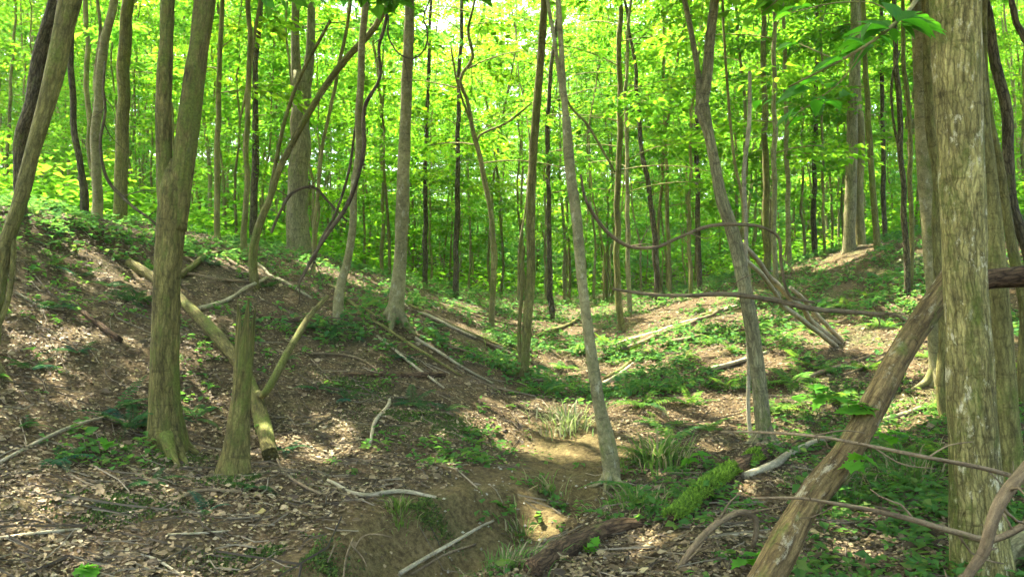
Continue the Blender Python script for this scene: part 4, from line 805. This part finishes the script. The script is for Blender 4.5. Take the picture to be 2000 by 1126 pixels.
for a in [('pale feathery grass tuft lit by sun on the gully path', 1108, 835, 260, .36, .14, 'grass_pale'), ('green grass tuft growing over the clay bank', 778, 1005, 120, .17, .04, 'grass_blade'),
          ('sprawling grass clump at the bottom right of the gully', 985, 1110, 170, .22, .13, 'grass_blade'), ('second grass clump near the bottom edge of the gully', 1020, 1050, 80, .18, .1, 'grass_blade'),
          ('blue-green drooping grass right of the leaning sapling', 1285, 905, 260, .45, .13, 'grass_blade'), ('thin upright grass at the end of the clay bank', 1075, 965, 70, .26, .09, 'grass_blade'),
          ('grass clump under the leaning log', 1640, 960, 180, .3, .15, 'grass_blade'), ('grass clump between leaning log and big pale trunk', 1790, 940, 180, .32, .16, 'grass_blade'),
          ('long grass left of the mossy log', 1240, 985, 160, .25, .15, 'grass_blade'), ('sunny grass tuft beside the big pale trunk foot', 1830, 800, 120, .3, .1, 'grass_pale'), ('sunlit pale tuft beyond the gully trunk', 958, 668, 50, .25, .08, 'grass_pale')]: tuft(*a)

# ------------------------------------------------------------------ uncountable cover: dead leaves, twigs, herbs, moss, understorey
def scatter(n, Y0, Y1, px0=-60, px1=2060, pw=1.0):
    u = rng.random(n); Y = Y0 * (Y1 / Y0) ** (u ** pw); px = rng.uniform(px0, px1, n); return (px - 1000) / FPX * Y, Y, px
def gnormal(x, y, e=.04):
    return unit(np.stack([-(gz(x + e, y) - gz(x - e, y)) / (2 * e), -(gz(x, y + e) - gz(x, y - e)) / (2 * e), np.ones(len(x))], 1))
def stuff(name, V, F, mat, label):
    o = link(name, mesh(name, V, F, mat, smooth=False)); o['kind'] = 'stuff'; o['label'] = label; o['category'] = name.replace('_', ' '); return o
def greenness(x, y, px):
    left = np.clip((-.35 - x + .05 * y) / .8, 0, 1) * (y < 13)
    g_ = np.where(left > .5, .10 + .35 * np.clip((y - 8.5) / 4, 0, 1), .46 + .16 * np.clip((y - 8) / 5, 0, 1)); g_ = np.where(y > 12.5, np.where(x > -.5, .58, .48), g_); g_ = np.where(y > 18, 1.0, g_)
    g_ = g_ * (1 - .97 * np.clip(clay(x, y) * 1.5, 0, 1)); path = np.exp(-((x - (.35 + .05 * (y - 6))) / .55) ** 2) * (y < 8.4); g_ = g_ * (1 - .9 * path)
    g_ = np.where((y < 5) & (x > -.9) & (x < .9), g_ * .25, g_)
    for o, r in zip(SH_O[:35], SH_R[:35]): g_ = g_ * (1 - .8 * np.exp(-((x - o[0]) ** 2 + (y - o[1]) ** 2) / (r * 1.1) ** 2))
    nn = noise(np.stack([x, y], 1) * 1.1, 61) * .8 + noise(np.stack([x, y], 1) * 3.4, 62) * .45
    return np.clip(g_ + nn * .75 * np.clip(1.2 - abs(g_ - .5), .2, 1) - .12, 0, 1)
x, y, px = scatter(165000, 3.25, 26)
k = rng.random(len(x)) > .92 * clay(x, y) + .1 * greenness(x, y, px) + .5 * np.exp(-((x - .1) / .8) ** 2 - ((y - 6.4) / .9) ** 2) + .65 * np.clip(noise(np.stack([x, y], 1) * 1.6, 81) + .6 * noise(np.stack([x, y], 1) * 5, 82), 0, 1); x, y = x[k], y[k]; n = len(x)
N_ = gnormal(x, y); B = np.stack([x, y, gz(x, y) + rng.uniform(.002, .022, n)], 1); az = rng.uniform(0, 6.28, n); D = np.stack([np.cos(az), np.sin(az), rng.normal(0, .25, n)], 1)
D = D - N_ * (D * N_).sum(1)[:, None] * .8; V, F = litter_arrays(B, D, unit(N_ + rng.normal(0, .38, (n, 3))), np.where(rng.random(n) < .06, 2.0, 1) * rng.uniform(.014, .039, n) * rng.uniform(.7, 1.25, n) * (1 + .03 * np.maximum(y - 8, 0)))
stuff('leaf_litter', V, [F], 'litter', 'brown dead leaves strewn over the slopes')
x, y, px = scatter(3600, 3.3, 16); k = rng.random(len(x)) > .9 * clay(x, y); x, y = x[k], y[k]; n = len(x); az = rng.normal(-.15, .75, n); L = np.where(rng.random(n) < .07, rng.uniform(.3, .8, n), rng.uniform(.04, .26, n)) * (1 + y * .02)
parts = []
for i in range(n):
    d = np.array([math.cos(az[i]), math.sin(az[i])]) * L[i]; q = np.array([[x[i] - d[0] / 2, y[i] - d[1] / 2], [x[i] + rng.normal(0, .12) * L[i], y[i] + rng.normal(0, .12) * L[i]], [x[i] + d[0] / 2, y[i] + d[1] / 2]])
    parts.append(q)
Q = np.array(parts); Zq = gz(Q[..., 0], Q[..., 1]) + rng.uniform(.008, .03, (n, 1)); C3 = np.concatenate([Q, Zq[..., None]], -1); rad = rng.uniform(.0015, .004, n) * (1 + 1.2 * L)
ring = np.stack([[0, 0, 1.0], [.87, .3, -.5], [-.87, -.3, -.5]]); V = C3[:, :, None, :] + ring[None, None] * rad[:, None, None, None]; V = V.reshape(-1, 3); i = np.arange(n)[:, None, None] * 9 + np.arange(2)[None, :, None] * 3
F = np.concatenate([np.stack([i + a, i + b, i + b + 3, i + a + 3], -1).reshape(-1, 4) for a, b in ((0, 1), (1, 2), (2, 0))])
stuff('twigs', V, [F], 'twig', 'fine dead twigs scattered over the leaf litter')
# herbs
def herbs(n, Y0, Y1, hmin, hmax, leaf, per, mat, name, label, thr=1.0, pw=1.0, mask=None):
    x, y, px = scatter(n, Y0, Y1, pw=pw); k = rng.random(n) < (greenness(x, y, px) * thr if mask is None else mask(x, y, px)); x, y = x[k], y[k]; m = len(x); h = rng.uniform(hmin, hmax, m); z = gz(x, y); rs = rng.uniform(.6, 1.3, m)
    C, D, N_, S = [], [], [], []
    for j in range(per):
        az = rng.uniform(0, 6.28, m); fr = (j + 1) / per; r = leaf * .5 * rng.random(m)
        C.append(np.stack([x + r * np.cos(az), y + r * np.sin(az), z + h * fr * rng.uniform(.6, 1, m)], 1)); D.append(np.stack([np.cos(az), np.sin(az), rng.normal(0, .3, m)], 1)); N_.append(np.stack([rng.normal(0, .3, m), rng.normal(0, .3, m), np.ones(m)], 1)); S.append(leaf * rs * rng.uniform(.6, 1.2, m))
    V, F = leaves_mesh_arrays(*map(np.concatenate, (C, D, N_, S)), wr=.36); stuff(name, V, [F], mat, label); print(name, len(F))
herbs(15000, 3.4, 13, .02, .14, .065, 6, 'leaf_herb', 'ground_herbs', 'low green herbs covering the banks and gully')
herbs(24000, 9, 50, .04, .24, .09, 6, 'leaf_herb', 'low_undergrowth', 'green herb layer over the far slopes and crests', pw=.9)
def beyond(x, y, px):
    lim = np.interp(px, [0, 350, 600, 800, 950, 1050, 1200, 1400, 1600, 1750, 2000], [10.5, 14.5, 18, 23, 28, 30, 31, 29, 24, 19, 15]); return np.clip((y - lim) / 3, 0, 1)
herbs(15000, 11, 60, .2, 1.5, .2, 8, 'leaf_sun', 'shrub_undergrowth', 'waist-high sunlit leafy undergrowth beyond the crests', pw=.8, mask=beyond)
herbs(14000, 36, 105, .4, 5.0, .40, 8, 'leaf_far', 'distant_undergrowth', 'distant bright green thicket between the far trunks', pw=.8, mask=beyond)
# moss cushions on the soil
C = []
for px_, py_, r in [(820, 830, .35), (780, 815, .25), (880, 825, .25), (270, 975, .2), (330, 885, .22), (290, 885, .2), (455, 945, .16), (500, 940, .18), (700, 755, .25), (210, 1000, .2), (500, 1090, .25), (600, 1085, .2), (1200, 700, .4), (830, 1000, .12)]:
    p = hit(px_, py_); m = int(2600 * r / .3); q = rng.normal(0, r * .55, (m, 2)) * [1.3, .8] + p[:2]; C.append(q)
C = np.concatenate(C); C = C[noise(C * 6, 71) > -.25]; n = len(C); B = np.stack([C[:, 0], C[:, 1], gz(C[:, 0], C[:, 1])], 1); d = unit(gnormal(C[:, 0], C[:, 1]) + rng.normal(0, .5, (n, 3)))
V, F = leaves_mesh_arrays(B, d, np.cross(d, rng.normal(0, 1, (n, 3))), rng.uniform(.01, .026, n), wr=.3); stuff('moss', V, [F], 'moss_soil', 'green moss cushions on the soil of the left bank')
# pale pebbles in the gully
x, y, px = scatter(300, 4.2, 6.5, 850, 1200); ico = np.array([(0, 0, 1), (.9, 0, .3), (.28, .85, .3), (-.72, .53, .3), (-.72, -.53, .3), (.28, -.85, .3), (0, 0, -.4)]); r = rng.uniform(.004, .016, len(x))
V = (np.stack([x, y, gz(x, y)], 1)[:, None] + ico[None] * r[:, None, None] * rng.uniform(.7, 1.3, (len(x), 1, 3))).reshape(-1, 3); i = np.arange(len(x))[:, None] * 7
F = np.concatenate([np.concatenate([i, i + a, i + b], 1) for a, b in ((1, 2), (2, 3), (3, 4), (4, 5), (5, 1))] + [np.concatenate([i + 6, i + b, i + a], 1) for a, b in ((1, 2), (2, 3), (3, 4), (4, 5), (5, 1))])
stuff('pebbles', V, [F], 'pebble', 'small pale stones in the gully bed')

# ------------------------------------------------------------------ thin summer haze in the air of the wood
mh, th, Nh, Lh = newmat('haze_air'); pv = Nh('ShaderNodeVolumePrincipled'); pv.inputs['Color'].default_value = (.97, 1, .95, 1); pv.inputs['Density'].default_value = .0004; pv.inputs['Anisotropy'].default_value = .3
oh = Nh('ShaderNodeOutputMaterial'); Lh(pv.outputs[0], oh.inputs['Volume'])
b = np.array([(x, y, z) for x in (-95, 95) for y in (-15, 170) for z in (-4, 55)], float)
o = link('haze', mesh('haze', b, [np.array([(0, 1, 3, 2), (4, 6, 7, 5), (0, 4, 5, 1), (2, 3, 7, 6), (0, 2, 6, 4), (1, 5, 7, 3)])], 'haze_air', smooth=False)); o['kind'] = 'stuff'
o['label'] = 'thin pale summer haze between the trees'; o['category'] = 'haze'
